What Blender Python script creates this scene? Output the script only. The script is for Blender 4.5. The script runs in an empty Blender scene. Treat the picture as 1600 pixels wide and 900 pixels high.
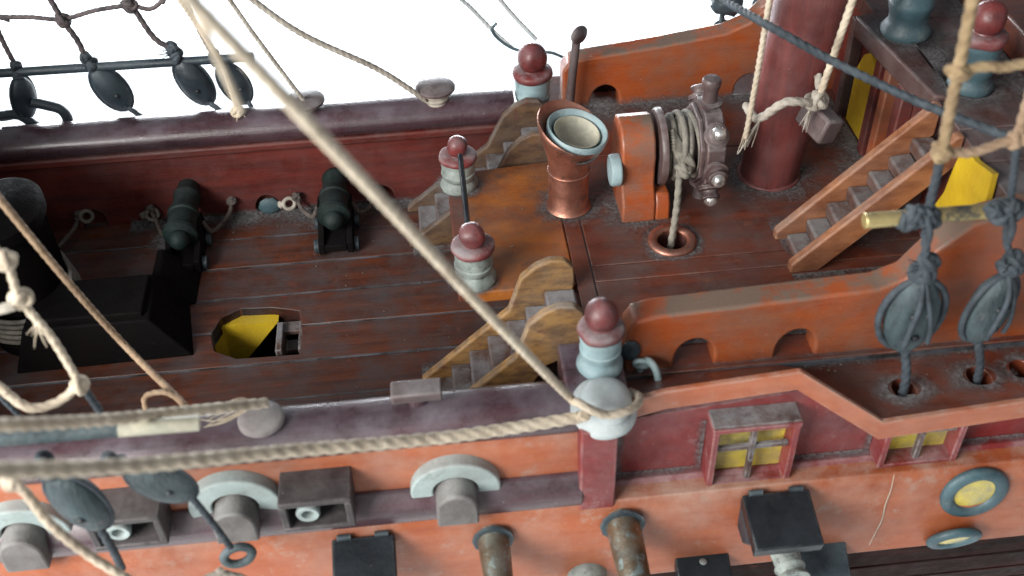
import bpy, bmesh, math, random
from mathutils import Vector, Matrix, noise
random.seed(7)
V = Vector
sc = bpy.context.scene
COL = sc.collection

# ------------------------------------------------------------ camera
F = 1700.0; PITCH = math.radians(42); YAW = math.radians(4.5); ROLL = math.radians(2); DIST = 6.0
fwd = V((math.sin(YAW)*math.cos(PITCH), math.cos(YAW)*math.cos(PITCH), -math.sin(PITCH)))
r0 = V((math.cos(YAW), -math.sin(YAW), 0)); u0 = r0.cross(fwd)
right = r0*math.cos(ROLL)-u0*math.sin(ROLL); up = u0*math.cos(ROLL)+r0*math.sin(ROLL)
CAM = -fwd*DIST
cd = bpy.data.cameras.new('camera'); cam = bpy.data.objects.new('camera', cd); COL.objects.link(cam)
m3 = Matrix((right, up, -fwd)).transposed()
cam.matrix_world = Matrix.Translation(CAM) @ m3.to_4x4()
cd.sensor_width = 36; cd.lens = 36*F/1600; cd.clip_end = 300; cd.clip_start = 0.01
cd.dof.use_dof = True; cd.dof.focus_distance = 5.75; cd.dof.aperture_fstop = 0.95
sc.camera = cam

def ray(px, py): return fwd + right*((px-800)/F) - up*((py-450)/F)
def U(px, py, ax, v):
    """point of the photographed surface: where the sight line meets the plane ax = v"""
    d = ray(px, py); i = 'xyz'.index(ax); t = (v-CAM[i])/d[i]
    return CAM + d*t
def D(px, py, t): return CAM + ray(px, py)*t

# ------------------------------------------------------------ light
w = bpy.data.worlds.new('World'); sc.world = w; w.use_nodes = True
bg = w.node_tree.nodes['Background']; bg.inputs[1].default_value = 0.62
_n = w.node_tree.nodes; _l = w.node_tree.links
_tc = _n.new('ShaderNodeTexCoord'); _dt = _n.new('ShaderNodeVectorMath'); _dt.operation = 'DOT_PRODUCT'
_dt.inputs[1].default_value = (-.45, -.60, -.60); _l.new(_tc.outputs['Generated'], _dt.inputs[0])
_rp = _n.new('ShaderNodeValToRGB'); _mr = _n.new('ShaderNodeMapRange'); _mr.inputs[1].default_value = -1; _mr.inputs[2].default_value = 1
_l.new(_dt.outputs['Value'], _mr.inputs[0]); _l.new(_mr.outputs[0], _rp.inputs[0]); _l.new(_rp.outputs[0], bg.inputs[0])
_rp.color_ramp.elements[0].color = (.22, .24, .27, 1); _rp.color_ramp.elements[0].position = .15
_rp.color_ramp.elements[1].color = (1.0, 1.0, 1.0, 1); _rp.color_ramp.elements[1].position = .8
def area(name, loc, target, size, power, col):
    l = bpy.data.lights.new(name, 'AREA'); l.shape = 'RECTANGLE'; l.size = size[0]; l.size_y = size[1]
    l.energy = power; l.color = col
    o = bpy.data.objects.new(name, l); COL.objects.link(o); o.location = loc
    o.rotation_euler = (V(target)-V(loc)).to_track_quat('-Z', 'Y').to_euler(); return o
area('window_light', (-7.5, -6.5, 5.2), (0, -0.6, 0.3), (6.5, 4.5), 2000, (1, 0.97, 0.93))
area('table_fill_light', (-1, 16, .2), (0, 5, -2.8), (16, 2.2), 5600, (0.9, 0.95, 1))  # added fill lamp, aimed low to whiten the table behind the ship
sc.view_settings.view_transform = 'Standard'; sc.view_settings.look = 'None'
sc.view_settings.exposure = 0; sc.view_settings.gamma = 1
sc.render.engine = 'CYCLES'

# ------------------------------------------------------------ materials
def mat(name, c1, c2=None, rough=.42, metal=0, dust=.35, speck=.5, grain=(1, 1, 1), bump=.2, scale=5,
        dustcol=(.23, .22, .225), coat=0, wear=None, wearamt=.0, amin=.38, amax=.64, edge=None, spec=.5, grime=.45):
    m = bpy.data.materials.new(name); m.use_nodes = True; nt = m.node_tree; N = nt.nodes; L = nt.links
    b = N['Principled BSDF']; c2 = c2 or tuple(x*.6 for x in c1)
    tc = N.new('ShaderNodeTexCoord'); oi = N.new('ShaderNodeObjectInfo')
    ad = N.new('ShaderNodeVectorMath'); ad.operation = 'ADD'
    L.new(tc.outputs['Object'], ad.inputs[0]); L.new(oi.outputs['Location'], ad.inputs[1])
    mp = N.new('ShaderNodeMapping'); mp.inputs['Scale'].default_value = grain; L.new(ad.outputs[0], mp.inputs[0])
    def nz(sc_, det, src, rg=.6):
        n = N.new('ShaderNodeTexNoise'); n.inputs['Scale'].default_value = sc_; n.inputs['Detail'].default_value = det
        n.inputs['Roughness'].default_value = rg; L.new(src, n.inputs['Vector']); return n.outputs['Fac']
    def mr(src, a, bb, c=0, d=1):
        n = N.new('ShaderNodeMapRange'); n.inputs[1].default_value = a; n.inputs[2].default_value = bb
        n.inputs[3].default_value = c; n.inputs[4].default_value = d; L.new(src, n.inputs[0]); return n.outputs[0]
    def mul(a, bb):
        n = N.new('ShaderNodeMath'); n.operation = 'MULTIPLY'; L.new(a, n.inputs[0])
        if isinstance(bb, float): n.inputs[1].default_value = bb
        else: L.new(bb, n.inputs[1])
        return n.outputs[0]
    def mix(f, a, bb):
        n = N.new('ShaderNodeMix'); n.data_type = 'RGBA'; L.new(f, n.inputs[0])
        for k, s in ((6, a), (7, bb)):
            if isinstance(s, tuple): n.inputs[k].default_value = (*s, 1)
            else: L.new(s, n.inputs[k])
        return n.outputs[2]
    f1 = mr(nz(scale, 8, mp.outputs[0]), amin, amax)
    col = mix(f1, c1, c2)
    # worn patches
    if wear:
        fw = mr(nz(scale*1.7, 10, ad.outputs[0], .7), .62-wearamt*.3, .70-wearamt*.3)
        col = mix(mul(fw, .85), col, wear)
    # ingrained dirt in broad blotches
    if grime:
        fg = mr(nz(1.6, 10, ad.outputs[0], .72), .46, .66)
        gm = N.new('ShaderNodeMix'); gm.data_type = 'RGBA'; gm.blend_type = 'MULTIPLY'; L.new(mul(fg, float(grime)), gm.inputs[0]); L.new(col, gm.inputs[6]); gm.inputs[7].default_value = (.34, .28, .28, 1); col = gm.outputs[2]
    # paint rubbed off along the edges
    if edge:
        bv = N.new('ShaderNodeBevel'); bv.samples = 3; bv.inputs['Radius'].default_value = .014
        ge = N.new('ShaderNodeNewGeometry'); dp = N.new('ShaderNodeVectorMath'); dp.operation = 'DOT_PRODUCT'
        L.new(bv.outputs[0], dp.inputs[0]); L.new(ge.outputs['Normal'], dp.inputs[1])
        col = mix(mul(mr(dp.outputs['Value'], .985, .90), mr(nz(9, 8, ad.outputs[0], .7), .44, .60)), col, edge)
    # dust lying on faces that look up
    g = N.new('ShaderNodeNewGeometry'); sx = N.new('ShaderNodeSeparateXYZ'); L.new(g.outputs['Normal'], sx.inputs[0])
    nzz = mr(sx.outputs['Z'], .1, .95, .25, 1.0)
    fd = mr(nz(3.3, 9, ad.outputs[0], .68), .40, .68)
    fd2 = mul(mul(fd, nzz), float(dust)*1.35)
    col = mix(fd2, col, dustcol)
    # fine lint specks
    if speck > 0:
        vo = N.new('ShaderNodeTexVoronoi'); vo.inputs['Scale'].default_value = 22; L.new(ad.outputs[0], vo.inputs['Vector'])
        s1 = mr(vo.outputs['Distance'], .07, .03); s2 = mr(nz(7, 3, ad.outputs[0]), .52, .56)
        vr = N.new('ShaderNodeSeparateColor'); L.new(vo.outputs['Color'], vr.inputs[0])
        s3 = mr(vr.outputs[0], .5, .55)
        col = mix(mul(mul(mul(s1, s2), s3), float(speck)), col, (.6, .57, .52))
    L.new(col, b.inputs['Base Color'])
    fr = mr(nz(14, 6, ad.outputs[0]), .3, .7, rough-.1, rough+.16)
    ra = N.new('ShaderNodeMath'); ra.operation = 'ADD'; L.new(fr, ra.inputs[0]); L.new(mul(fd2, .45), ra.inputs[1])
    L.new(ra.outputs[0], b.inputs['Roughness'])
    b.inputs['Metallic'].default_value = metal; b.inputs['Specular IOR Level'].default_value = spec
    if coat: b.inputs['Coat Weight'].default_value = coat; b.inputs['Coat Roughness'].default_value = .25
    bp = N.new('ShaderNodeBump'); bp.inputs['Strength'].default_value = bump; bp.inputs['Distance'].default_value = .02
    hs = N.new('ShaderNodeMath'); hs.operation = 'ADD'
    L.new(nz(26, 8, mp.outputs[0], .65), hs.inputs[0]); L.new(mul(nz(70, 4, ad.outputs[0]), .5), hs.inputs[1])
    L.new(hs.outputs[0], bp.inputs['Height']); L.new(bp.outputs[0], b.inputs['Normal'])
    return m

GX = (.35, 3.5, 3.5)
ORANGE = mat('orange_varnish', (.39, .095, .024), (.32, .062, .016), .36, grain=GX, coat=.3, dust=1.9, wear=(.25, .10, .06), wearamt=.0, dustcol=(.17, .115, .085), amin=.3, amax=.72, edge=(.42, .22, .14))
ORANGE2 = mat('lower_hull_varnish', (.41, .115, .042), (.31, .075, .028), .40, grain=GX, coat=.25, dust=1.0, wear=(.37, .20, .14), wearamt=.15, dustcol=(.42, .27, .21), amin=.3, amax=.75, edge=(.50, .34, .28))
REDW = mat('bulwark_red_paint', (.155, .024, .017), (.085, .016, .013), .42, grain=GX, dust=.9, dustcol=(.16, .09, .085), edge=(.22, .13, .11))
REDB = mat('dull_red_paint', (.24, .028, .026), (.16, .02, .022), .42, grain=(1, 1, 1), dust=.7, wear=(.27, .13, .13), wearamt=.1, dustcol=(.38, .28, .29), edge=(.38, .26, .25))
PURP = mat('purple_brown_paint', (.080, .036, .046), (.042, .02, .025), .27, grain=GX, dust=.4, coat=.7, dustcol=(.24, .22, .26), wear=(.2, .14, .14), wearamt=-.1, edge=(.25, .2, .2))
DECK = mat('dark_red_deck_wood', (.150, .043, .019), (.066, .020, .011), .34, grain=(.3, 4, 4), coat=.25, dust=.75, wear=(.19, .045, .02), wearamt=.15, dustcol=(.075, .062, .064))
SEAM = mat('bluish_seam_putty', (.12, .135, .16), (.010, .010, .012), .6, scale=3, amin=.42, amax=.58, dust=.3, speck=0)
QDECK = mat('quarter_deck_wood', (.19, .042, .018), (.10, .025, .014), .32, grain=(.4, 3, 3), coat=.35, dust=.6, wear=(.30, .075, .018), wearamt=.0, dustcol=(.11, .085, .08), edge=(.20, .13, .10))
PLAT = mat('amber_platform_wood', (.40, .125, .016), (.17, .040, .014), .34, grain=(.8, 1.4, 1.4), coat=.3, dust=.5, scale=3.2, wear=(.11, .06, .035), wearamt=.15, dustcol=(.13, .10, .08), speck=.8)
LADW = mat('bare_gold_wood', (.38, .205, .062), (.14, .068, .025), .6, grain=(1.2, 4, 3), dust=.8, scale=7, wear=(.15, .04, .02), wearamt=.1, dustcol=(.30, .27, .23), edge=(.5, .38, .24))
PORTG = mat('dusty_grey_port', (.15, .14, .135), (.07, .06, .058), .6, dust=1.2, dustcol=(.28, .28, .275), edge=(.3, .3, .29))
PORTM = mat('grimy_charcoal_port_paint', (.055, .045, .048), (.028, .024, .026), .5, dust=.6, dustcol=(.14, .13, .13), edge=(.20, .18, .18))
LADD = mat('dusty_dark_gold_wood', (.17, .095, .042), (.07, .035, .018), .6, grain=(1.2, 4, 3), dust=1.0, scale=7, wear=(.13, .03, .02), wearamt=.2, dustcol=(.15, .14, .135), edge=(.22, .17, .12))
LADR = mat('ladder_rail_brown', (.36, .145, .062), (.20, .07, .03), .5, grain=(1, 4, 3), dust=.5, dustcol=(.36, .29, .25), edge=(.48, .34, .26))
TREAD2 = mat('brown_dusty_tread', (.13, .055, .038), (.06, .028, .02), .5, dust=1.3, dustcol=(.20, .19, .19), scale=8, edge=(.22, .16, .14))
TREAD = mat('dusty_tread_wood', (.10, .05, .035), (.05, .025, .02), .6, dust=1.0, scale=8, dustcol=(.25, .25, .26), wear=(.17, .17, .18), wearamt=.3, edge=(.36, .35, .35))
DARK = mat('dark_shaded_wood', (.007, .005, .005), (.004, .0035, .004), .7, dust=.3, speck=.1, dustcol=(.012, .013, .016), bump=.3, spec=.10)  # base colour pushed near black to carry the deep shade of the waist
BALL = mat('worn_oxblood_paint', (.19, .032, .030), (.09, .018, .018), .38, dust=.75, coat=.2, speck=.4, dustcol=(.24, .16, .17), bump=.25, wear=(.10, .07, .08), wearamt=.15, scale=9)
BLUE = mat('pale_blue_paint', (.37, .52, .55), (.22, .33, .36), .45, dust=.5, speck=.2, wear=(.10, .13, .14), wearamt=.12, dustcol=(.45, .47, .45))
GREYG = mat('grey_green_paint', (.34, .40, .37), (.17, .20, .19), .5, dust=.5, wear=(.08, .08, .08), wearamt=.2, scale=12)
DISC = mat('dusty_pale_disc', (.36, .32, .32), (.20, .17, .175), .55, dust=.6, dustcol=(.42, .41, .40), scale=12)
TEAL = mat('slate_blue_paint', (.06, .125, .15), (.028, .065, .08), .42, dust=.5, dustcol=(.2, .25, .26), wear=(.15, .19, .19), wearamt=.1)
WHITE = mat('chalky_white_paint', (.55, .60, .60), (.36, .43, .45), .5, dust=.5, speck=0, wear=(.25, .29, .3), wearamt=.05, dustcol=(.35, .36, .36), grime=.15)
EYEB = mat('pale_mint_paint', (.40, .49, .48), (.30, .38, .375), .55, dust=.8, speck=.1, wear=(.24, .28, .27), wearamt=.15, dustcol=(.30, .30, .29), edge=(.50, .56, .56), grime=.45)
CHAR = mat('blue_black_paint', (.030, .050, .064), (.014, .022, .030), .42, dust=.45, speck=.2, dustcol=(.12, .16, .18), edge=(.14, .17, .18))
CHAR2 = mat('dusty_slate_block', (.042, .072, .080), (.016, .030, .038), .5, dust=.7, speck=.3, grain=(3, 3, .6), dustcol=(.20, .25, .27), scale=10, wear=(.14, .12, .10), wearamt=.1, bump=.5, edge=(.2, .26, .28))
BLK = mat('black_lid_paint', (.006, .008, .011), (.011, .014, .018), .34, dust=.12, speck=.35, coat=.3, dustcol=(.10, .12, .14), edge=(.10, .12, .13), spec=.25)
GUN = mat('green_black_gun', (.014, .030, .028), (.008, .015, .014), .5, dust=.4, speck=.2, dustcol=(.05, .065, .065), metal=.2, spec=.35)
BRASSG = mat('patinated_brass', (.24, .155, .075), (.11, .075, .045), .36, metal=.75, dust=.45, dustcol=(.33, .42, .42), wear=(.30, .42, .43), wearamt=.25, scale=7)
BRASS = mat('worn_brass', (.62, .50, .22), (.42, .33, .14), .3, metal=.6, dust=.2, wear=(.04, .06, .07), wearamt=.35)
COPPER = mat('copper', (.66, .31, .22), (.40, .18, .13), .33, metal=.88, dust=.55, scale=5, bump=.15, wear=(.17, .12, .10), wearamt=.2, dustcol=(.25, .2, .19))
BROWN = mat('windlass_brown', (.095, .055, .052), (.045, .028, .028), .42, dust=.9, coat=.15, dustcol=(.24, .22, .225), wear=(.3, .26, .26), wearamt=-.05, edge=(.30, .24, .23))
SILV = mat('nail_head_steel', (.85, .85, .83), (.35, .34, .33), .25, metal=.8, dust=0, speck=0, scale=30)
YEL = mat('yellow_paint', (.72, .50, .02), (.58, .38, .015), .5, dust=.25, speck=.2, wear=(.30, .24, .08), wearamt=-.05, dustcol=(.25, .22, .12), grime=.3)
YELD = mat('grimy_yellow_pane', (.78, .62, .07), (.42, .37, .14), .18, dust=.7, speck=.4, scale=6, coat=.6, wear=(.24, .23, .19), wearamt=.12, dustcol=(.27, .26, .22))
CREAM = mat('cream_cup_lining', (.62, .60, .47), (.35, .35, .28), .45, dust=.3, speck=0, scale=9)
ROPEC = mat('cream_rope_fibre', (.72, .63, .49), (.52, .44, .33), .85, dust=.15, speck=0, bump=.4, scale=14)
ROPEY = mat('tan_shroud_fibre', (.42, .31, .17), (.25, .17, .09), .85, dust=.15, speck=0, bump=.4, scale=14)
ROPEW = mat('pale_rope_fibre', (.62, .58, .50), (.40, .36, .30), .85, dust=.15, speck=0, bump=.4, scale=14)
ROPEB = mat('tan_rope_fibre', (.40, .28, .18), (.27, .18, .11), .8, dust=.1, speck=0, bump=.3, scale=14)
ROPEG = mat('dirty_grey_rope_fibre', (.30, .28, .23), (.15, .14, .12), .85, dust=.3, speck=0, bump=.4, scale=16)
ROPED = mat('grimy_brown_rope_fibre', (.15, .12, .10), (.06, .05, .045), .9, dust=.3, speck=0, bump=.4, scale=16)
ROPET = mat('tarred_rope_fibre', (.05, .068, .085), (.02, .028, .036), .7, dust=.4, speck=0, bump=.3, scale=14, dustcol=(.15, .18, .2))
ROPES = mat('brown_shroud_fibre', (.11, .085, .085), (.04, .035, .04), .75, dust=.3, speck=0, bump=.3, scale=14)
MAST = mat('mast_red_paint', (.185, .038, .033), (.105, .024, .022), .40, grain=(3, 3, .3), dust=.9, coat=.15, dustcol=(.22, .13, .13), wear=(.10, .03, .03), wearamt=.2)
BILGE = mat('dark_bilge_planks', (.035, .012, .009), (.012, .007, .006), .55, grain=(.3, 5, 5), dust=.05, wear=(.2, .05, .02), wearamt=-.05, spec=.08)
DUSTM = mat('grey_lint_dust', (.17, .165, .17), (.08, .075, .08), .95, dust=.3, speck=.3, bump=.8, scale=14)
POOP = mat('dusty_poop_planks', (.12, .055, .045), (.06, .028, .024), .45, grain=(2, .5, 1), dust=.8, dustcol=(.17, .155, .16))
TABLE = mat('white_table_paint', (.90, .93, .95), (.84, .90, .93), .6, dust=0, speck=0, scale=.6, bump=.03, grime=0)

# ------------------------------------------------------------ mesh builder
def frame_of(n):
    n = V(n).normalized(); a = V((0, 0, 1)) if abs(n.z) < .9 else V((1, 0, 0))
    u = a.cross(n).normalized(); return u, n.cross(u), n
def spline(pts, n=10):
    pts = [V(p) for p in pts]
    if len(pts) < 3: return pts
    out = []; P = [pts[0]*2-pts[1]] + pts + [pts[-1]*2-pts[-2]]
    for i in range(1, len(P)-2):
        a, b, c, d = P[i-1:i+3]
        for k in range(n):
            t = k/n
            out.append(.5*((2*b)+(c-a)*t+(2*a-5*b+4*c-d)*t*t+(3*b-a-3*c+d)*t**3))
    out.append(pts[-1]); return out
def resample(pts, step):
    out = [pts[0].copy()]; acc = 0.0
    for a, b in zip(pts, pts[1:]):
        L_ = (b-a).length
        if L_ < 1e-9: continue
        t = step-acc
        while t <= L_:
            out.append(a.lerp(b, t/L_)); t += step
        acc = L_-(t-step)
    if (out[-1]-pts[-1]).length > step*.3: out.append(pts[-1].copy())
    return out
class MB:
    def __init__(s): s.bm = bmesh.new()
    def box(s, x0, x1, y0, y1, z0, z1, rot=None, piv=None):
        vs = [s.bm.verts.new((x, y, z)) for x in (x0, x1) for y in (y0, y1) for z in (z0, z1)]
        for f in ((0, 1, 3, 2), (4, 6, 7, 5), (0, 4, 5, 1), (2, 3, 7, 6), (0, 2, 6, 4), (1, 5, 7, 3)):
            s.bm.faces.new([vs[i] for i in f])
        if rot:
            c = V(piv) if piv else V(((x0+x1)/2, (y0+y1)/2, (z0+z1)/2))
            for v in vs: v.co = c + rot @ (v.co-c)
        return s
    def prism(s, pts, ax, a0, a1):
        def mk(p, a): return {'x': (a, p[0], p[1]), 'y': (p[0], a, p[1]), 'z': (p[0], p[1], a)}[ax]
        A = [s.bm.verts.new(mk(p, a0)) for p in pts]; B = [s.bm.verts.new(mk(p, a1)) for p in pts]
        s.bm.faces.new(A); s.bm.faces.new(B[::-1]); n = len(pts)
        for i in range(n): s.bm.faces.new((A[i], B[i], B[(i+1) % n], A[(i+1) % n]))
        return s
    def rings(s, rings, cap=True):
        R = [[s.bm.verts.new(p) for p in r] for r in rings]; n = len(R[0])
        for a, b in zip(R, R[1:]):
            for i in range(n): s.bm.faces.new((a[i], a[(i+1) % n], b[(i+1) % n], b[i]))
        if cap: s.bm.faces.new(R[0][::-1]); s.bm.faces.new(R[-1])
        return s
    def lathe(s, prof, c, ax=(0, 0, 1), seg=32, sx=1, sy=1, cap=True):
        u, v, n = frame_of(ax); c = V(c)
        return s.rings([[c+u*(r*sx*math.cos(t))+v*(r*sy*math.sin(t))+n*h for t in [2*math.pi*k/seg for k in range(seg)]] for r, h in prof], cap)
    def cyl(s, p0, p1, ra, rb=None, seg=20):
        p0 = V(p0); p1 = V(p1); rb = ra if rb is None else rb
        return s.lathe([(ra, 0), (rb, (p1-p0).length)], p0, p1-p0, seg)
    def ball(s, c, r, sc_=(1, 1, 1), lump=0, seg=24, rot=None, freq=3.0):
        c = V(c); rr = []
        for j in range(1, seg//2):
            ph = math.pi*j/(seg//2); ring = []
            for k in range(seg):
                t = 2*math.pi*k/seg; d = V((math.sin(ph)*math.cos(t), math.sin(ph)*math.sin(t), -math.cos(ph)))
                q = r*(1+lump*noise.noise(d*freq+c*7)) if lump else r
                p = V((d.x*sc_[0], d.y*sc_[1], d.z*sc_[2]))*q
                ring.append(c+(rot @ p if rot else p))
            rr.append(ring)
        R = [[s.bm.verts.new(p) for p in r_] for r_ in rr]; n = seg
        for a, b in zip(R, R[1:]):
            for i in range(n): s.bm.faces.new((a[i], a[(i+1) % n], b[(i+1) % n], b[i]))
        for R_, z, fl in ((R[0], -1, 1), (R[-1], 1, 0)):
            p = V((0, 0, z*sc_[2]))*r; t = s.bm.verts.new(c+(rot @ p if rot else p))
            for i in range(n):
                f = (R_[i], R_[(i+1) % n], t); s.bm.faces.new(f[::-1] if fl else f)
        return s
    def tube(s, pts, r, seg=10, smooth=True, taper=None):
        pts = spline(pts, 8) if smooth else [V(p) for p in pts]
        n = len(pts); T = (pts[1]-pts[0]).normalized(); u, v, _ = frame_of(T); rr = []
        for i, p in enumerate(pts):
            T2 = (pts[min(i+1, n-1)]-pts[max(i-1, 0)]).normalized(); q = T.rotation_difference(T2); u = q @ u; v = q @ v; T = T2
            rad = r*(taper(i/(n-1)) if taper else 1)
            rr.append([p+u*(rad*math.cos(2*math.pi*k/seg))+v*(rad*math.sin(2*math.pi*k/seg)) for k in range(seg)])
        return s.rings(rr)
    def torus(s, c, R, r, ax=(0, 0, 1), seg=36, rs=12, a0=0, a1=2*math.pi, sy=1, flat=1):
        u, v, n = frame_of(ax); c = V(c); full = abs(a1-a0-2*math.pi) < 1e-4; rr = []
        for i in range(seg+(0 if full else 1)):
            a = a0+(a1-a0)*i/seg; d = u*math.cos(a)+v*(math.sin(a)*sy)
            rr.append([c+d*(R+r*math.cos(t))+n*(r*flat*math.sin(t)) for t in [2*math.pi*k/rs for k in range(rs)]])
        if full:
            RR = [[s.bm.verts.new(p) for p in q] for q in rr]
            for i in range(seg):
                a, b = RR[i], RR[(i+1) % seg]
                for k in range(rs): s.bm.faces.new((a[k], a[(k+1) % rs], b[(k+1) % rs], b[k]))
            return s
        return s.rings(rr)
    def rope(s, pts, r, pitch=6.5, strands=3, depth=.17, wob=.0, seg=15):
        """laid rope: its section is three lobes that turn along its length; a rope that leaves the picture runs on"""
        pts = [V(p) for p in pts]
        for a, b in ((0, 1), (-1, -2)):
            d = pts[a]-CAM; z = d.dot(fwd); qx = 800+F*d.dot(right)/z; qy = 450-F*d.dot(up)/z
            if qx < -4 or qy < -4 or qx > 1604 or qy > 904:
                e = pts[a]+(pts[a]-pts[b]).normalized()*1.3
                if a == 0: pts.insert(0, e)
                else: pts.append(e)
        pts = resample(spline(pts, 14) if len(pts) > 2 else [V(p) for p in pts], r*pitch/9)
        n = len(pts); T = (pts[1]-pts[0]).normalized(); u, v, _ = frame_of(T); rr = []; Lc = 0
        for i, p in enumerate(pts):
            T2 = (pts[min(i+1, n-1)]-pts[max(i-1, 0)]).normalized(); q = T.rotation_difference(T2); u = q @ u; v = q @ v; T = T2
            if i: Lc += (pts[i]-pts[i-1]).length
            ph = 2*math.pi*Lc/(r*pitch*1.35)
            p2 = p + V((noise.noise(p*3), noise.noise(p*3+V((9, 0, 0))), noise.noise(p*3+V((0, 9, 0)))))*wob
            rr.append([p2+(u*math.cos(t)+v*math.sin(t))*r*(1-depth+depth*2*abs(math.cos((t*strands-ph*strands/1.0)/2))**.8)
                       for t in [2*math.pi*k/seg for k in range(seg)]])
        return s.rings(rr)
    def knot(s, c, r, k=5, rr=.35):
        c = V(c); s.ball(c, r*.7, lump=.5, seg=12)
        for i in range(k):
            ax = V((random.uniform(-1, 1), random.uniform(-1, 1), random.uniform(-1, 1)))
            s.torus(c+V((random.uniform(-1, 1), random.uniform(-1, 1), random.uniform(-1, 1)))*r*.25, r*.62, r*rr, ax, 16, 7, sy=random.uniform(.7, 1.1))
        return s
    def fray(s, c, d, n=7, L_=.1, r=.004, spread=.5):
        c = V(c); d = V(d).normalized()
        for i in range(n):
            e = d+V((random.uniform(-1, 1), random.uniform(-1, 1), random.uniform(-1, 1)))*spread
            l = L_*random.uniform(.5, 1.1); mid = c+e*l*.5+V((random.uniform(-1, 1),)*3)*l*.12
            s.tube([c, mid, c+e*l], r, 5, taper=lambda t: 1-.7*t)
        return s

def jitter(mb, amp, freq=9, seed=0.0):
    for v in mb.bm.verts:
        q = v.co*freq+V((seed, seed*1.7, seed*.6)); v.co += V((noise.noise(q), noise.noise(q+V((5, 0, 0))), noise.noise(q+V((0, 5, 0)))))*amp
    return mb
def finish(bm, name, m, loc=(0, 0, 0), bevel=0, seg=2, ang=40):
    bmesh.ops.recalc_face_normals(bm, faces=bm.faces)
    me = bpy.data.meshes.new(name); bm.to_mesh(me); bm.free()
    if loc != (0, 0, 0): me.transform(Matrix.Translation(-V(loc)))
    me.shade_smooth(); me.set_sharp_from_angle(angle=math.radians(ang))
    me.materials.append(m)
    o = bpy.data.objects.new(name, me); COL.objects.link(o)
    if bevel:
        b = o.modifiers.new('bevel', 'BEVEL'); b.width = bevel; b.segments = seg; b.limit_method = 'ANGLE'; b.angle_limit = math.radians(35)
        b.harden_normals = False
    return o
def root_of(o):
    while o.parent: o = o.parent
    return o
def tag(o, label=None, cat=None, group=None, kind=None):
    for k, v in (('label', label), ('category', cat), ('group', group), ('kind', kind)):
        if v: o[k] = v
    return o
def thing(name, label, cat, loc=(0, 0, 0), group=None):
    o = bpy.data.objects.new(name, None); o.empty_display_size = .05; COL.objects.link(o); o.location = loc
    return tag(o, label, cat, group)
def part(name, mb, m, parent, bevel=0, world=True, seg=2, ang=40, label=None):
    loc = tuple(root_of(parent).location) if world else (0, 0, 0)
    o = finish(mb.bm, name, m, loc, bevel, seg, ang); o.parent = parent
    if label: o['label'] = label
    return o
def single(name, mb, m, label, cat, group=None, loc=None, bevel=0, kind=None, ang=40):
    o = finish(mb.bm, name, m, (0, 0, 0), bevel, 2, ang)
    if loc is None and kind is None and len(o.data.vertices):
        c = sum((v.co for v in o.data.vertices), V())/len(o.data.vertices); loc = (c.x, c.y, min(v.co.z for v in o.data.vertices))
    if loc: o.data.transform(Matrix.Translation(-V(loc))); o.location = loc
    return tag(o, label, cat, group, kind)
def copy_tree(o, parent=None):
    c = o.copy(); COL.objects.link(c)
    if parent: c.parent = parent
    for ch in list(o.children): copy_tree(ch, c)
    return c
def cut(o, cutters):
    for c in cutters:
        b = o.modifiers.new('cut', 'BOOLEAN'); b.operation = 'DIFFERENCE'; b.solver = 'EXACT'; b.object = c
    # the boolean runs before any bevel
    dg = bpy.context.evaluated_depsgraph_get(); bev = [mm for mm in o.modifiers if mm.type == 'BEVEL']
    for mm in bev: mm.show_viewport = False
    bpy.context.view_layer.update(); dg = bpy.context.evaluated_depsgraph_get(); dg.update()
    me = bpy.data.meshes.new_from_object(o.evaluated_get(dg)); o.data = me
    for mm in [x for x in o.modifiers if x.type == 'BOOLEAN']: o.modifiers.remove(mm)
    for mm in bev: mm.show_viewport = True
    for c in cutters: bpy.data.objects.remove(c)
    me.set_sharp_from_angle(angle=math.radians(40))

# ============================================================ SETTING
mb = MB(); mb.box(-60, 60, -40, 90, -2.9, -2.8)
single('table_surface', mb, TABLE, None, None, kind='structure')

# ============================================================ HULL
ZQ = .55; ZP = 1.25
hull = thing('model_ship_hull', 'weathered red and orange wooden model ship hull with open decks', 'ship hull', (0, 0, -1.6))

# --- waist deck, a course of planks, with the hatch cut through
mb = MB(); mb.box(-5, .9, -1.46, .90, -.10, -.004)
seam = part('deck_seams', mb, SEAM, hull)
hp = [U(x, y, 'z', 0) for x, y in ((330, 520), (335, 548), (370, 560), (415, 557), (468, 553), (472, 520), (468, 485), (425, 480), (375, 482), (345, 497))]
hatch2 = [(p.x, p.y) for p in hp]
mb = MB(); y = -1.46; ks = 0
while y < .88:
    wd = .262
    mb.box(-5, .9, y+.005, min(y+wd, .9)-.005, -.10, 0+random.uniform(-.003, .003)); y += wd; ks += 1
planks = part('waist_deck_planks', mb, DECK, hull, bevel=.006)
for o in (seam, planks):
    c = MB(); c.prism(hatch2, 'z', -.4, .3); cut(o, [finish(c.bm, 'c', DARK)])
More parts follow.
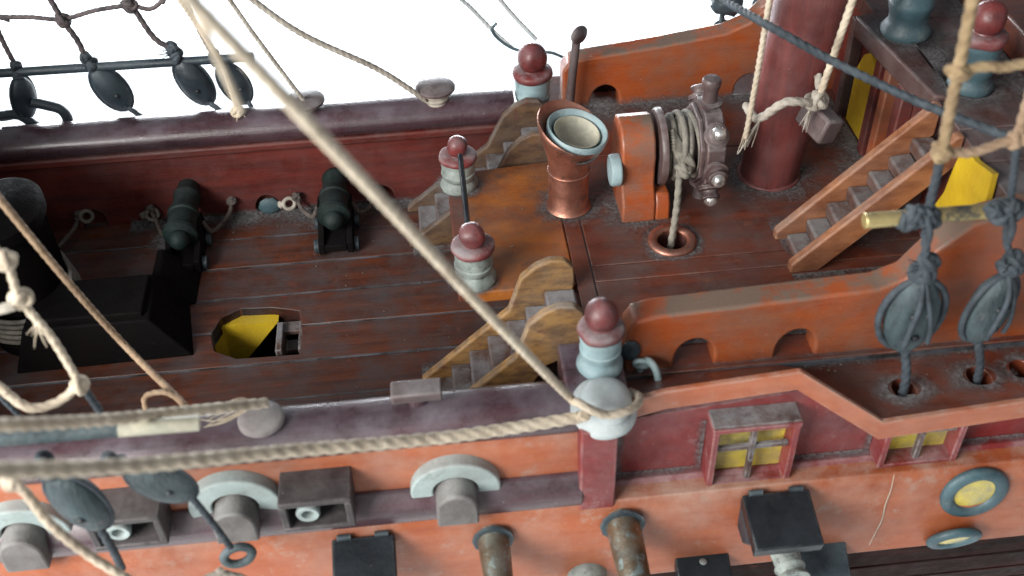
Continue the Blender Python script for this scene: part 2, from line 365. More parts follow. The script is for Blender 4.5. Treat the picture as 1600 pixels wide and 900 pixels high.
# hatch well below the deck
hcx, hcy = sum(p[0] for p in hatch2)/10, sum(p[1] for p in hatch2)/10
hatch = thing('deck_hatch', 'oval hatch hole in waist deck with yellow lining and brown steps inside', 'hatch', (hcx, hcy, -.5))
mb = MB()
mb.prism([(hcx-.33, -.055), (hcx+.10, -.055), (hcx-.18, -.40), (hcx-.33, -.40)], 'y', hcy+.13, hcy+.24)
mb.prism([(hcx-.33, hcy-.05), (hcx-.20, hcy+.1299), (hcx-.33, hcy+.1299)], 'z', -.40, -.056)
part('lining', mb, YEL, hatch)
mb = MB(); mb.box(hcx-.4, hcx+.4, hcy-.35, hcy+.4, -.56, -.46); part('well_floor', mb, DARK, hatch)
mb = MB()
mb.box(hcx+.10, hcx+.135, hcy-.12, hcy+.10, -.46, -.03); mb.box(hcx+.22, hcx+.25, hcy-.12, hcy+.10, -.46, -.03)
for k in range(4): mb.box(hcx+.11, hcx+.24, hcy-.10+k*.05, hcy-.02+k*.05, -.36+k*.09, -.33+k*.09)
part('hatch_steps', mb, TREAD, hatch, bevel=.006)

# --- waist bulwarks with their round cap rails
def bulwark_poly(y0, y1): return None
mb = MB(); mb.box(-5, .30, .87, .99, -.3, .50)
wall = part('far_waist_bulwark', mb, REDW, hull, bevel=.004)
cs = []
for px in (40, 140, 293, 420, 520, 600):
    x = U(px, 325, 'y', .87).x
    c = MB(); c.prism([(x+.075*math.cos(t), .035+.095*math.sin(t)) for t in [math.pi*k/10 for k in range(11)]]+[(x-.075, -.02), (x+.075, -.02)], 'y', .8, .93)
    cs.append(finish(c.bm, 'c', DARK))
cut(wall, cs)
def rail(yc, zc, ry, rz, x0, x1):
    mb = MB(); pr = []
    for k in range(26):
        t = 2*math.pi*k/26; pr.append((yc+ry*math.copysign(abs(math.cos(t))**.85, math.cos(t)), zc+rz*math.sin(t)))
    xs = [x0+(x1-x0)*i/30 for i in range(31)]
    mb.rings([[V((x, p[0]+.004*noise.noise(V((x*2, p[0]*9, 0))), p[1]+.004*noise.noise(V((x*2, p[1]*9, 4))))) for p in pr] for x in xs]); return mb
part('far_cap_rail', rail(.945, .575, .125, .085, -5, .12), PURP, hull)
mb = MB(); mb.box(-5, .28, .835, .88, .46, .51); part('far_rail_moulding', mb, REDW, hull, bevel=.012, seg=3)
part('near_cap_rail', rail(-1.405, .575, .125, .09, -5, .14), PURP, hull)
mb = MB(); mb.prism([(-1.32, -.1), (-1.32, .55), (-1.47, .56), (-1.50, .52), (-1.53, .30), (-1.53, .10), (-1.5, -.2)], 'x', -5, .15)
strake = part('near_waist_bulwark', mb, ORANGE2, hull, bevel=.006)
# waist wale
mb = MB(); mb.prism([(-1.51, .29), (-1.545, .295), (-1.60, .245), (-1.615, .20), (-1.60, .14), (-1.51, .12)], 'x', -5, .15)
part('waist_wale', mb, PURP, hull, bevel=.01, seg=3)
# lower side
mb = MB(); mb.prism([(-1.3, .13), (-1.585, .135), (-1.605, .10), (-1.64, -.12), (-1.655, -.365), (-1.3, -.37)], 'x', -5, 5)
lower = part('lower_side', mb, ORANGE2, hull, bevel=.006)
mb = MB()
for k in range(7):
    a = k/7; b = (k+1)/7-.012
    def pt(t): return (-1.635+.45*t*t, -.372-1.2*t)
    (ya, za), (yb, zb) = pt(a), pt(b)
    mb.prism([(ya, za), (yb, zb), (yb+.15, zb), (ya+.15, za)], 'x', -5, 5)
part('bilge_planks', mb, BILGE, hull, bevel=.006)
mb = MB(); mb.box(-5, 5, -1.29, .98, -1.7, -.60); mb.box(-5, 5, .87, .985, -.599, -.302); part('hull_core', mb, BILGE, hull)
# quarter side wall below the channel
mb = MB(); mb.prism([(.28, -.2), (.28, .49), (.5, .52), (1.0, .57), (1.12, .59), (1.28, .50), (1.36, .43), (5, .43), (5, -.2)], 'y', -1.45, -1.425); mb.box(.28, 5, -1.4249, -1.23, -.2, .405); part('quarter_side_wall', mb, REDB, hull)
mb = MB(); mb.prism([(-1.4, .12), (-1.49, .145), (-1.50, .14), (-1.595, .085), (-1.60, .06), (-1.4, .05)], 'x', .28, 5)
part('quarter_wale', mb, REDB, hull, bevel=.006)
# --- column below the near bollard
mb = MB(); mb.box(.135, .29, -1.60, -1.30, .085, .62); part('bulwark_column', mb, REDB, hull, bevel=.008)
mb = MB(); mb.box(.10, .36, -1.42, -1.12, .50, .665); part('column_cap', mb, PURP, hull, bevel=.012)

# --- quarter deck
mb = MB(); mb.box(.30, 5, -1.25, .92, .46, ZQ-.008); sub = part('quarter_deck_seams', mb, SEAM, hull)
mb = MB()
edges = [-1.25, -.80, -.40, .02, .45, .92]
edgs = [-1.25, -1.0, -.62, -.505, .40, .92]
for a, b in zip(edgs, edgs[1:]): mb.box(.352, 5, a+.004, b-.004, .46, ZQ)
mb.box(.262, .345, -1.02, .78, .46, ZQ+.001)
qd = part('quarter_deck_planks', mb, QDECK, hull, bevel=.004)
mb = MB(); mb.prism([(-.29, .20), (-.29, .28), (-.2, .36), (.26, .40), (.26, -.62), (-.22, -.62), (-.28, -.57)], 'z', ZQ-.07, ZQ-.001)
part('bridge_platform', mb, PLAT, hull, bevel=.01)
mb = MB(); mb.box(-.305, -.225, -.60, .27, ZQ-.072, ZQ+.004); part('platform_lip', mb, QDECK, hull, bevel=.008)
# bulkhead below the quarter deck edge
mb = MB(); mb.box(.33, .40, -1.30, .87, 0, .47); part('waist_bulkhead', mb, REDW, hull)
for yy in (-1.16, .55):
    mb = MB(); mb.prism([(yy-.12, .02), (yy+.12, .02), (yy+.12, .36), (yy+.06, .44), (yy-.06, .44), (yy-.12, .36)], 'x', .31, .335); part('bulkhead_door', mb, YEL, hull, bevel=.004)
a = U(880, 545, 'y', -1.04); b = U(908, 590, 'y', -1.04)
mb = MB(); mb.box(a.x, b.x+.03, -1.06, -1.03, b.z-.05, a.z); part('bulkhead_door', mb, YEL, hull, bevel=.004, label='yellow door edge glimpsed under the near ladder top')
# hawse ring hole
hx = U(1050, 378, 'z', ZQ)
for o in (sub, qd):
    c = MB(); c.cyl((hx.x, hx.y, .2), (hx.x, hx.y, .9), .075, seg=28); cut(o, [finish(c.bm, 'c', DARK)])
mb = MB(); mb.torus((hx.x, hx.y, ZQ+.006), .098, .026, flat=.75); part('hawse_rim', mb, COPPER, hull, ang=80)

# --- quarter bulwarks with arched scuppers
def arch(x, z, w_, h):
    return [(x-w_, z)]+[(x-w_*math.cos(t), z+h*.45+h*.55*math.sin(t)) for t in [math.pi*k/12 for k in range(13)]]+[(x+w_, z)]
a1 = U(1086, 548, 'y', -1.217).x; a2 = U(1246, 530, 'y', -1.217).x
pts = [(.385, .50)]
for a in (a1, a2): pts += arch(a, .50, .088, .21)
pts += [(5, .50), (5, 1.30), (1.98, 1.27), (1.78, 1.22), (1.66, 1.10), (1.56, .95), (1.45, .905), (.95, .885), (.50, .865), (.42, .845), (.385, .79)]
mb = MB(); mb.prism(pts, 'y', -1.217, -1.09); part('near_quarter_bulwark', mb, ORANGE, hull, bevel=.014, seg=3)
b1 = U(945, 160, 'y', .89).x; b2 = U(1170, 135, 'y', .89).x
pts = [(.40, .50)]
for a in (b1, b2): pts += arch(a, .50, .085, .19)
pts += [(5, .50), (5, 1.34), (1.75, 1.30), (1.58, 1.16), (1.45, 1.02), (1.32, .965), (.95, .915), (.55, .875), (.44, .86), (.40, .80)]
mb = MB(); mb.prism(pts, 'y', .89, 1.02); part('far_quarter_bulwark', mb, ORANGE, hull, bevel=.014, seg=3)
mb = MB(); mb.box(.2, 5, .80, 1.35, .3, .505); part('far_channel', mb, QDECK, hull, bevel=.01)
mb = MB(); mb.box(.62, 1.35, 1.12, 1.17, .3, .78); part('scupper_dark_backing', mb, BILGE, hull)  # hidden board added so the far scuppers look dark inside

# --- near channel: a shelf that carries the deadeyes; its fore part rises with the sheer, then steps down
ed = [U(985, 622, 'y', -1.475), U(1040, 607, 'y', -1.475), U(1250, 576, 'y', -1.475)]+[U(x, y, 'z', .52) for x, y in ((1378, 655), (1600, 622), (1900, 580))]
mb = MB(); rr = []
for p in ed:
    zi = .515; rr.append([V((p.x, -1.12, zi)), V((p.x, -1.222, zi)), V((p.x, p.y, p.z)), V((p.x, p.y, p.z-.10)), V((p.x, -1.222, zi-.10)), V((p.x, -1.12, zi-.10))])
mb.rings(rr); chan = part('near_channel', mb, QDECK, hull, bevel=.004, ang=12)
mb = MB(); top_ = []; bot_ = []
rr = []
for k, p in enumerate(ed):
    a = ed[max(k-1, 0)]; b = ed[min(k+1, len(ed)-1)]; d = V((b.x-a.x, b.y-a.y, 0)).normalized(); n = V((d.y, -d.x, 0))
    rr.append([p+V((0, 0, .002))-n*.006, p+n*.022+V((0, 0, .002)), p+n*.022+V((0, 0, -.108)), p-n*.006+V((0, 0, -.108))])
mb.rings(rr); part('channel_fascia', mb, ORANGE2, hull, bevel=.006, ang=25)
holes = [U(x, y, 'z', .521) for x, y in ((1413, 607), (1530, 588), (1597, 577))]
cs = []
for h in holes:
    c = MB(); c.lathe([(.05, -.3), (.05, .3)], h, seg=20, sx=1.3); cs.append(finish(c.bm, 'c', DARK))
cut(chan, cs)

# --- quarter windows
def window(px0, px1, x0, x1, z0, z1, lab):
    y0 = -1.56
    mb = MB(); t = .028
    mb.box(x0, x0+t, y0, -1.44, z0, z1); mb.box(x1-t, x1, y0, -1.44, z0, z1)
    mb.box(x0+t, x1-t, y0+.001, -1.44, z0, z0+t*.7); mb.box(x0-.003, x1+.003, y0-.006, -1.44, z1, z1+.022)
    fr = part('window_frame', mb, REDB, hull, bevel=.004, label=lab)
    mb = MB(); mb.box(x0-.001, x1+.001, y0+.004, -1.45, z1+.0225, z1+.034); part('window_sill', mb, TREAD, fr, bevel=.003)
    mb = MB(); xm = (x0+x1)/2; zm = z0+(z1-z0)*.62
    mb.box(xm-.012, xm+.012, y0+.02, y0+.05, z0+t*.7, z1); mb.box(x0+t, x1-t, y0+.024, y0+.046, zm-.012, zm+.012)
    part('mullion', mb, TREAD, fr, bevel=.003)
    mb = MB(); mb.box(x0+t, x1-t, -1.475, -1.455, z0+.02, z1); part('pane', mb, YELD, fr)
window(0, 0, .705, 1.08, .115, .485, 'red square window frame at the forward end below the channel')
window(0, 0, 1.475, 1.835, .14, .46, 'red window frame half hidden under the wide channel')
# --- portholes
def port(x, y, z, R, tilt, lab):
    ax = V((0, -math.cos(tilt), math.sin(tilt)))
    mb = MB(); mb.torus((x, y, z), R, R*.27, ax, 40, 12, flat=.8); rg = part('porthole_ring', mb, TEAL, hull, ang=80, label=lab)
    mb = MB(); mb.lathe([(R*.9, -.02), (R*.9, .004), (R*.4, .012)], (x, y, z), ax, 32); part('porthole_glass', mb, YELD, rg)
port(1.935, -1.625, -.02, .125, .05, 'larger upper round porthole ring'); port(1.885, -1.682, -.285, .10, -.35, 'smaller lower round porthole ring')

# --- poop deck and its bulkhead
mb = MB(); mb.box(2.0, 5, -1.09, .89, ZQ, 1.16); part('poop_bulkhead', mb, REDW, hull)
mb = MB()
for k in range(8): mb.box(1.97, 5, -1.10+k*.25+.003, -1.10+(k+1)*.25-.003 if k < 7 else .89, 1.16, ZP)
part('poop_deck_planks', mb, POOP, hull, bevel=.006)
mb = MB(); mb.prism([(1.86, .46), (1.96, -.33), (2.05, -.36), (2.05, .50)], 'z', 1.15, ZP+.012); part('poop_lip', mb, POOP, hull, bevel=.012)
mb = MB(); mb.prism([(.28, .56), (.56, .56), (.56, .88), (.50, 1.0), (.42, 1.06), (.34, 1.0), (.28, .88)], 'x', 1.97, 2.003); part('poop_door', mb, YEL, hull, label='dim yellow doorway panel behind the mast')
wp = [U(x, y, 'x', 1.93) for x, y in ((1458, 348), (1459, 322), (1475, 300), (1490, 262), (1502, 236), (1516, 240), (1524, 252), (1538, 262), (1551, 272), (1544, 300), (1538, 322), (1540, 346), (1500, 352))]
mb = MB(); mb.prism([(p.y, p.z) for p in wp], 'x', 1.93, 1.955); part('poop_window', mb, YEL, hull, label='bright yellow pointed panel right of the steep ladder')
for (ya, yb, m_) in ((.60, .66, BROWN), (.20, .27, REDW), (.08, .15, ORANGE), (-.10, -.02, REDW), (-.40, -.34, BROWN)):
    mb = MB(); mb.box(1.93, 2.0, ya, yb, ZQ, 1.15); part('bulkhead_post', mb, m_, hull, bevel=.008)
mb = MB(); mb.box(2.45, 5, -.9, .89, ZP, 1.42); part('upper_cabin_step', mb, QDECK, hull, bevel=.012)
# forecastle ahead of the waist: out of view, added to shade the fore end of the deck
mb = MB(); mb.box(-5, -3.1, -1.30, .87, 0, 1.5); part('forecastle_shade_block', mb, BILGE, hull, bevel=.01)

# ============================================================ THINGS
# --- bollards
def make_bollard(label, body, loc, s, ballmat=BALL, h=1.0, col=BALL, br=1.0):
    t = thing('bollard', label, 'bollard', loc, 'ball topped bollards')
    mb = MB(); mb.lathe([(.001, 0), (.098, 0), (.104, .02), (.092, .042), (.080, .06), (.082, .075*h), (.092, .10*h), (.094, .12*h), (.088, .125*h), (.092, .19*h), (.09, .215*h), (.001, .215*h)], (0, 0, 0), seg=40)
    sd = loc[0]*7+loc[1]*3; jitter(mb, .005, 14, sd); part('post', mb, body, t, world=False, ang=50)
    mb = MB(); mb.lathe([(.001, .205*h), (.086, .205*h), (.098, .212*h), (.104, .226*h), (.102, .242*h), (.092, .250*h), (.06, .252*h), (.001, .252*h)], (0, 0, 0), seg=40)
    jitter(mb, .006, 14, sd); part('collar', mb, col, t, world=False, ang=50)
    mb = MB(); mb.lathe([(.001, .24*h), (.060*br, .24*h), (.052*br, .258*h)]+[(max(.001, .076*br*math.sin(a)), .25*h+.068*br-.080*br*math.cos(a)) for a in [math.pi*(k+3)/16 for k in range(14)]], (0, 0, 0), seg=40)
    jitter(mb, .009, 11, sd); part('ball', mb, ballmat, t, world=False, ang=80)
    t.scale = (s, s, s); return t
COLL = mat('dusty_oxblood_collar', (.20, .035, .035), (.12, .03, .03), .5, dust=1.0, dustcol=(.33, .30, .31), speck=.4)
p = U(718, 290, 'z', ZQ+.004); make_bollard('chipped bollard with blue grey post at far corner of the platform, rod against it', GREYG, tuple(p), .97, h=.84, br=.76, col=COLL)
p = U(742, 436, 'z', ZQ+.004); make_bollard('chipped bollard with grey green post at the near corner of the amber platform', GREYG, tuple(p), 1.0, h=.88, br=.80, col=COLL)
make_bollard('tall pale blue bollard standing at the far rail above the ladder', BLUE, (.235, .955, .50), 1.12, h=1.05, col=COLL)
make_bollard('big pale blue bollard with dented ball on the near bulwark', BLUE, (.262, -1.275, .665), .96, h=.98, br=.98, col=COLL)
make_bollard('deep blue bollard on poop deck edge cut off by top of photo', TEAL, (2.04, .25, ZP+.01), 1.2, h=1.3, col=TEAL)
make_bollard('dull blue bollard with red ball on the poop deck beside the rope shroud', TEAL, (2.15, -.28, ZP+.01), 1.0, h=1.15, col=COLL)
# small studs on bollards -> nail
mb = MB(); a = U(722, 236, 'z', .90); b = U(731, 352, 'z', .74)
mb.cyl(U(719, 243, 'y', .06), U(731, 352, 'y', -.44), .014, seg=12)
single('iron_rod', mb, BLK, 'thin black rod spanning between the two platform bollards', 'rod')

# --- ladders
def make_ladder(label, y0, y1, x0, x1, z0, z1, m_rail, scroll=True, n=7, th=.045):
    t = thing('ladder', label, 'ladder', (x0, (y0+y1)/2, z0), 'deck ladders'); dx = x1-x0; dz = z1-z0
    for yy in (y0, y1-th):
        if scroll:
            pts = [(x0-.02, z0), (x0-.02, z0+.03)]
            pts += [(x0+dx*.62, z0+dz*.72), (x1-.20, z1+.02), (x1-.13, z1+.085), (x1-.06, z1+.115), (x1+.01, z1+.105), (x1+.05, z1+.06), (x1+.055, z1-.02), (x1+.045, z1-.12), (x1-.02, z1-.20), (x1-.12, z1-.25), (x0+.36, z0)]
        else:
            pts = [(x0+.12, z0), (x0-.02, z0), (x0-.02, z0+.05), (x1, z1+.10), (x1+.03, z1+.10), (x1+.03, z1-.06)]
        mb = MB(); mb.prism(pts, 'y', yy, yy+th); part('side_rail', mb, m_rail, t, bevel=.010, seg=3)
    for k in range(n):
        a = (k+.55)/n; xx = x0+.03+dx*a*.95; zz = z0+dz*a*.97
        if scroll:
            mb = MB(); mb.box(xx-.045, xx+.10, y0+th+.002, y1-th-.002, zz-.11, zz+random.uniform(-.004, .004))
            part('tread', mb, TREAD, t, bevel=.012)
        else:
            mb = MB(); mb.box(xx-.045, xx+.065, y0+th+.002, y1-th-.002, zz-.075, zz+random.uniform(-.006, .006), rot=Matrix.Rotation(random.uniform(-.12, .12), 3, 'Y'))
            part('tread', mb, TREAD2, t, bevel=.014, seg=3)
    return t
make_ladder('golden scroll topped ladder on the near side, from waist deck to quarter deck', -.98, -.62, -.50, .19, 0, .63, LADW)
make_ladder('dusty scroll topped ladder against the far bulwark, behind the platform bollard', .42, .80, -.53, .24, 0, .60, LADD)
make_ladder('straight brown ladder climbing to the poop deck beside the mast', -.68, -.38, 1.30, 1.93, ZQ, 1.17, LADR, scroll=False, n=7, th=.05)

# --- copper cowl ventilator
cb = U(888, 322, 'z', ZQ); vent = thing('cowl_ventilator', 'copper cowl ventilator pot with blue rimmed cream cup in its mouth', 'ventilator', tuple(cb))
mb = MB(); prev = []; base = V(cb)
ring = []
for h, r, tilt, ox in ((0, .105, 0, 0), (.012, .118, 0, 0), (.03, .104, 0, 0), (.12, .102, 0, 0), (.25, .102, 0, 0), (.31, .108, .05, 0), (.36, .125, .18, .0), (.405, .152, .36, .003), (.45, .174, .46, .008), (.475, .184, .5, .012), (.485, .180, .5, .014), (.46, .158, .46, .014), (.40, .125, .4, .01), (.36, .09, .3, .0)):
    ax = V((math.sin(tilt)*.75, -math.sin(tilt)*.45, math.cos(tilt))).normalized(); u, v, n = frame_of(ax)
    ring.append([base+V((ox, 0, h))+u*r*math.cos(a)+v*r*math.sin(a) for a in [2*math.pi*k/48 for k in range(48)]])
mb.rings(ring); mb.torus(base+V((0, 0, .235)), .103, .006); part('copper_cowl', mb, COPPER, vent, ang=60)
ax = V((math.sin(.30)*.75, -math.sin(.30)*.45, math.cos(.3))).normalized(); c0 = base+V((.024, -.004, .405))
mb = MB(); mb.lathe([(.09, -.06), (.135, -.03), (.152, .035), (.156, .075), (.148, .082), (.138, .075), (.12, .03), (.10, -.01), (.09, -.03)], c0, ax, 44); cup = part('cup_rim', mb, BLUE, vent, ang=60)
mb = MB(); mb.lathe([(.001, .0), (.05, .002), (.09, .015), (.112, .045), (.118, .062), (.113, .064), (.10, .02)], c0, ax, 40, cap=False); part('cup_lining', mb, CREAM, cup, ang=60)

# --- belaying pin behind it
lp = thing('lever_pin', 'brown upright lever with round flat head at the far bulwark', 'lever', (.45, .84, ZQ))
b0 = U(888, 172, 'y', .80); t0 = U(901, 62, 'y', .80)
mb = MB(); mb.tube([b0+V((0, 0, -.08)), b0.lerp(t0, .5), t0], .026, 12, taper=lambda t: 1-.1*t); part('shaft', mb, LADR if False else BROWN, lp)
mb = MB(); mb.lathe([(.001, -.02), (.05, -.015), (.058, .0), (.05, .015), (.001, .02)], t0+V((.012, -.01, .035)), (.75, -.6, .25), 24, sx=1.25, sy=.8); part('head', mb, BROWN, lp, ang=60)

# --- windlass on orange bracket
wl = thing('windlass', 'orange bracketed winch with rope wound drum and brown spoked windlass head', 'winch', (.75, -.05, ZQ))
# bracket: outline in the y-z plane, swept across the ship
pr = [(-.20, ZQ), (-.19, ZQ+.10), (-.13, ZQ+.19), (-.125, ZQ+.28), (-.13, ZQ+.34), (-.10, ZQ+.42), (-.04, ZQ+.475), (.04, ZQ+.49), (.12, ZQ+.45), (.17, ZQ+.36), (.18, ZQ+.2), (.22, ZQ)]
mb = MB(); mb.prism(pr, 'x', .555, .725); mb2 = [(-.20, ZQ+.001), (-.185, ZQ+.10), (-.15, ZQ+.14), (.1, ZQ+.14), (.2, ZQ+.001)]
mb.prism(mb2, 'x', .7251, .80); part('bracket', mb, ORANGE, wl, bevel=.012, seg=3)
AX = (0, .0, ZQ+.30)
yc, zc = -.0, ZQ+.32
mb = MB(); mb.lathe([(.001, 0), (.075, 0), (.082, .01), (.082, .05), (.075, .056)], (.50, yc-.09, zc-.06), (1, 0, 0), 24); part('axle_cap', mb, BLUE, wl, bevel=.004)
mb = MB(); mb.lathe([(.001, .0), (.185, .0), (.195, .012), (.195, .03), (.17, .04), (.11, .05), (.11, .24), (.001, .24)], (.745, yc, zc), (1, 0, 0), 40); part('drum', mb, BROWN, wl, ang=50)
mb = MB(); random.seed(3)
for i, x in enumerate([.80+.024*k for k in range(6)]): mb.torus((x, yc, zc), .135+.012*(i % 3), .017, (1, random.uniform(-.15, .15), random.uniform(-.15, .15)), 34, 8)
for k in range(7):
    t = random.uniform(-2.6, -.6)
    q = lambda a, x: V((x, yc+(.165)*math.cos(a), zc+.165*math.sin(a)))
    mb.tube([q(2.6-.3*k*.3, .80), q(3.2, .84+.01*k), q(3.9+.1*k, .82+.012*k), q(4.4, .86)], .014, 7)
mb.knot((.85, yc-.17, zc-.03), .05, 5)
part('rope_winding', mb, ROPEG, wl, ang=80)
mb = MB()
oc = [(yc+.235*math.cos(a), zc+.25*math.sin(a)) for a in [math.pi/8+math.pi/4*k for k in range(8)]]
mb.prism(oc, 'x', .955, 1.045)
oc = [(yc+.20*math.cos(a), zc+.21*math.sin(a)) for a in [math.pi/8+math.pi/4*k for k in range(8)]]
mb.prism(oc, 'x', .93, .9549); mb.prism(oc, 'x', 1.0451, 1.06)
head = part('windlass_head', mb, BROWN, wl, bevel=.014, seg=3)
for k, a in enumerate((90, 138, 185, 225, 268, 310, 0, 45)):
    a = math.radians(a); d = V((0, math.cos(a), math.sin(a))); c = V((1.0, yc, zc))+d*.22
    mb = MB(); L_ = .15 if k in (0, 4) else .07
    mb.lathe([(.06, 0), (.062, .02), (.038, .028), (.036, L_*.55), (.044, L_*.7), (.048, L_*.9), (.04, L_), (.001, L_+.004)], c, d, 20); sp = part('spoke', mb, BROWN, wl, ang=50)
    if k in (1, 2, 3, 4):
        mb = MB(); mb.ball(c+d*(L_+.0), .036, (1, 1, 1), lump=.15, seg=16); part('nail_head', mb, SILV, sp, ang=80)
# rope from the drum to the hawse ring
e = V((.835, yc-.17, zc-.03)); mb = MB(); mb.rope([e, e.lerp(V((hx.x, hx.y, ZQ)), .5)+V((.0, -.02, 0)), V((hx.x-.01, hx.y, ZQ-.1))], .016)
single('winch_rope', mb, ROPEG, 'grey rope dropping from the winch drum into the round copper hawse hole', 'rope', ang=80)

# --- mast
mt = thing('mast', 'thick glossy red mast rising from the quarter deck', 'mast', (1.355, -.12, ZQ))
a = U(1207, 285, 'z', ZQ); top = V((1.62, .06, 3.4)); bot = V((a.x, a.y+.08, ZQ))
mt.location = bot
mb = MB(); d = top-bot
mb.lathe([(.152, -.02), (.150, .02), (.170, .6), (.190, 1.2), (.20, d.length)], bot, d, 48); part('mast_trunk', mb, MAST, mt, ang=60)
mb = MB(); mb.torus(bot+V((0, 0, .006)), .150, .018, flat=.6); part('mast_collar', mb, MAST, mt, ang=80)
dn = d.normalized(); ly = bot+dn*.55
u, v, n = frame_of(dn)
def onm(a, h, r=.19): return bot+dn*h+u*(r*math.cos(a))+v*(r*math.sin(a))
ck = U(1283, 188, 'y', -.17)
mb = MB(); mb.box(ck.x-.055, ck.x+.05, ck.y-.09, ck.y+.12, ck.z-.08, ck.z+.055, rot=Matrix.Rotation(.3, 3, 'Y') @ Matrix.Rotation(.3, 3, 'Z'))
part('mast_cleat', mb, BROWN, mt, bevel=.014)
kn = U(1278, 158, 'y', -.22)
mb = MB(); lf = U(1185, 185, 'y', -.20); mid = U(1228, 160, 'y', -.285)
mb.rope([lf+V((-.03, .12, 0)), lf, mid, kn, kn+V((.04, .14, .05))], .019); mb.knot(kn, .055, 6, .3)
mb.fray(lf+V((-.0, -.02, 0)), (-.35, 0, -1), 12, .17, .004, .22); mb.fray(kn+V((-.03, 0, -.04)), (-.2, 0, -1), 8, .13, .003, .2)
single('mast_rope', mb, ROPEW, 'pale rope knotted round the mast with frayed end above the cleat', 'rope', ang=80)
a = U(1207, -30, 'y', -.3); mb = MB(); mb.rope([a, U(1187, 95, 'y', -.27), U(1165, 215, 'y', -.24)], .012); mb.fray(U(1168, 195, 'y', -.24), (-.1, 0, -1), 8, .14, .004, .18)
single('halyard', mb, ROPEC, 'thin cream halyard with frayed tip hanging left of the red mast', 'rope', 'halyards at the mast', ang=80)
mb = MB(); mb.rope([U(1346, -40, 'y', -.35), kn], .0155); single('halyard', mb, ROPEC, 'cream halyard crossing the front of the mast down to the knot', 'rope', 'halyards at the mast', ang=80)

# --- knobs on the rails
def knob(px, py, y, z, s, label, sq=False, ropec=None, headm=None):
    headm = headm or BROWN
    c = U(px, py, 'y', y); t = thing('rail_knob', label, 'knob', (c.x, y, z), 'knobs on the cap rails')
    hd = c.z
    mb = MB(); mb.cyl((c.x, y, z), (c.x, y, hd-.01), .045*s, seg=20); part('stem', mb, PURP, t)
    if sq: mb = MB(); mb.box(c.x-.105, c.x+.105, y-.045, y+.045, hd-.04, hd+.01)
    else: mb = MB(); mb.lathe([(.001, -.02), (.085*s, -.02), (.105*s, -.006), (.105*s, .008), (.09*s, .02), (.001, .024)], (c.x, y, hd), seg=32)
    part('head', mb, headm, t, bevel=.008 if sq else 0, ang=50)
    if ropec:
        mb = MB()
        for k in range(3): mb.torus((c.x, y, hd-.04-.022*k), .052*s+.004*(k % 2), .016, (random.uniform(-.1, .1), 0, 1), 24, 8)
        part('rope_turns', mb, ropec, t, ang=80)
    return c
k1 = knob(477, 157, .96, .62, 1.05, 'rail knob on the far cap rail nearer the rigging blocks, rope turns below', ropec=ROPEG)
k2 = knob(680, 137, .94, .62, 1.08, 'flat purple mushroom knob with thick pale rope turns on far rail', ropec=ROPEW)
k3 = knob(650, 607, -1.37, .63, 1.0, 'square topped brown cleat in the middle of the near cap rail', sq=True)
k4 = knob(408, 655, -1.42, .60, .9, 'dusty white edged knob on the near cap rail under a rope end', ropec=ROPEW, headm=DISC)

# --- fairlead over the column
fl = thing('rope_fairlead', 'big chalky white grooved fairlead bulging over the column', 'fairlead', (.245, -1.5, .55))
c = V((.245, -1.50, .665)); mb = MB(); FS = .88
pf = [(.001, -.12)]+[(max(.001, .155*math.sin(a)**.7), -.035-.085*math.cos(a)) for a in [math.pi*k/20*.62 for k in range(1, 21)]]
pf += [(.118, .012), (.104, .022), (.108, .034)]+[(.122*math.cos(a)**.7 if a < 1.5 else .001, .045+.062*math.sin(a)) for a in [math.pi/2*k/12 for k in range(13)]]
mb.lathe([(r*FS, z*FS) for r, z in pf], c, (0, -.30, 1), 48)
jitter(mb, .012, 7); part('fairlead_body', mb, WHITE, fl, ang=70)
# --- small hanging ring right of it
rc = U(1014, 588, 'y', -1.27); mb = MB(); mb.torus(rc, .062, .016, (-.9, -.45, .1), 28, 10, sy=1.25); mb.torus(rc+V((-.03, .03, .05)), .03, .012, (.2, .9, .3), 20, 8)
single('ring_bolt', mb, BLUE, 'pale blue iron ring hanging by the big near bollard', 'ring', ang=80)
sc_ = U(985, 548, 'y', -1.225); mb = MB(); mb.ball(sc_, .045, (1, .4, 1.3), seg=16); single('dark_plug', mb, CHAR, 'dark oval plug in the end of the near orange bulwark', 'plug')

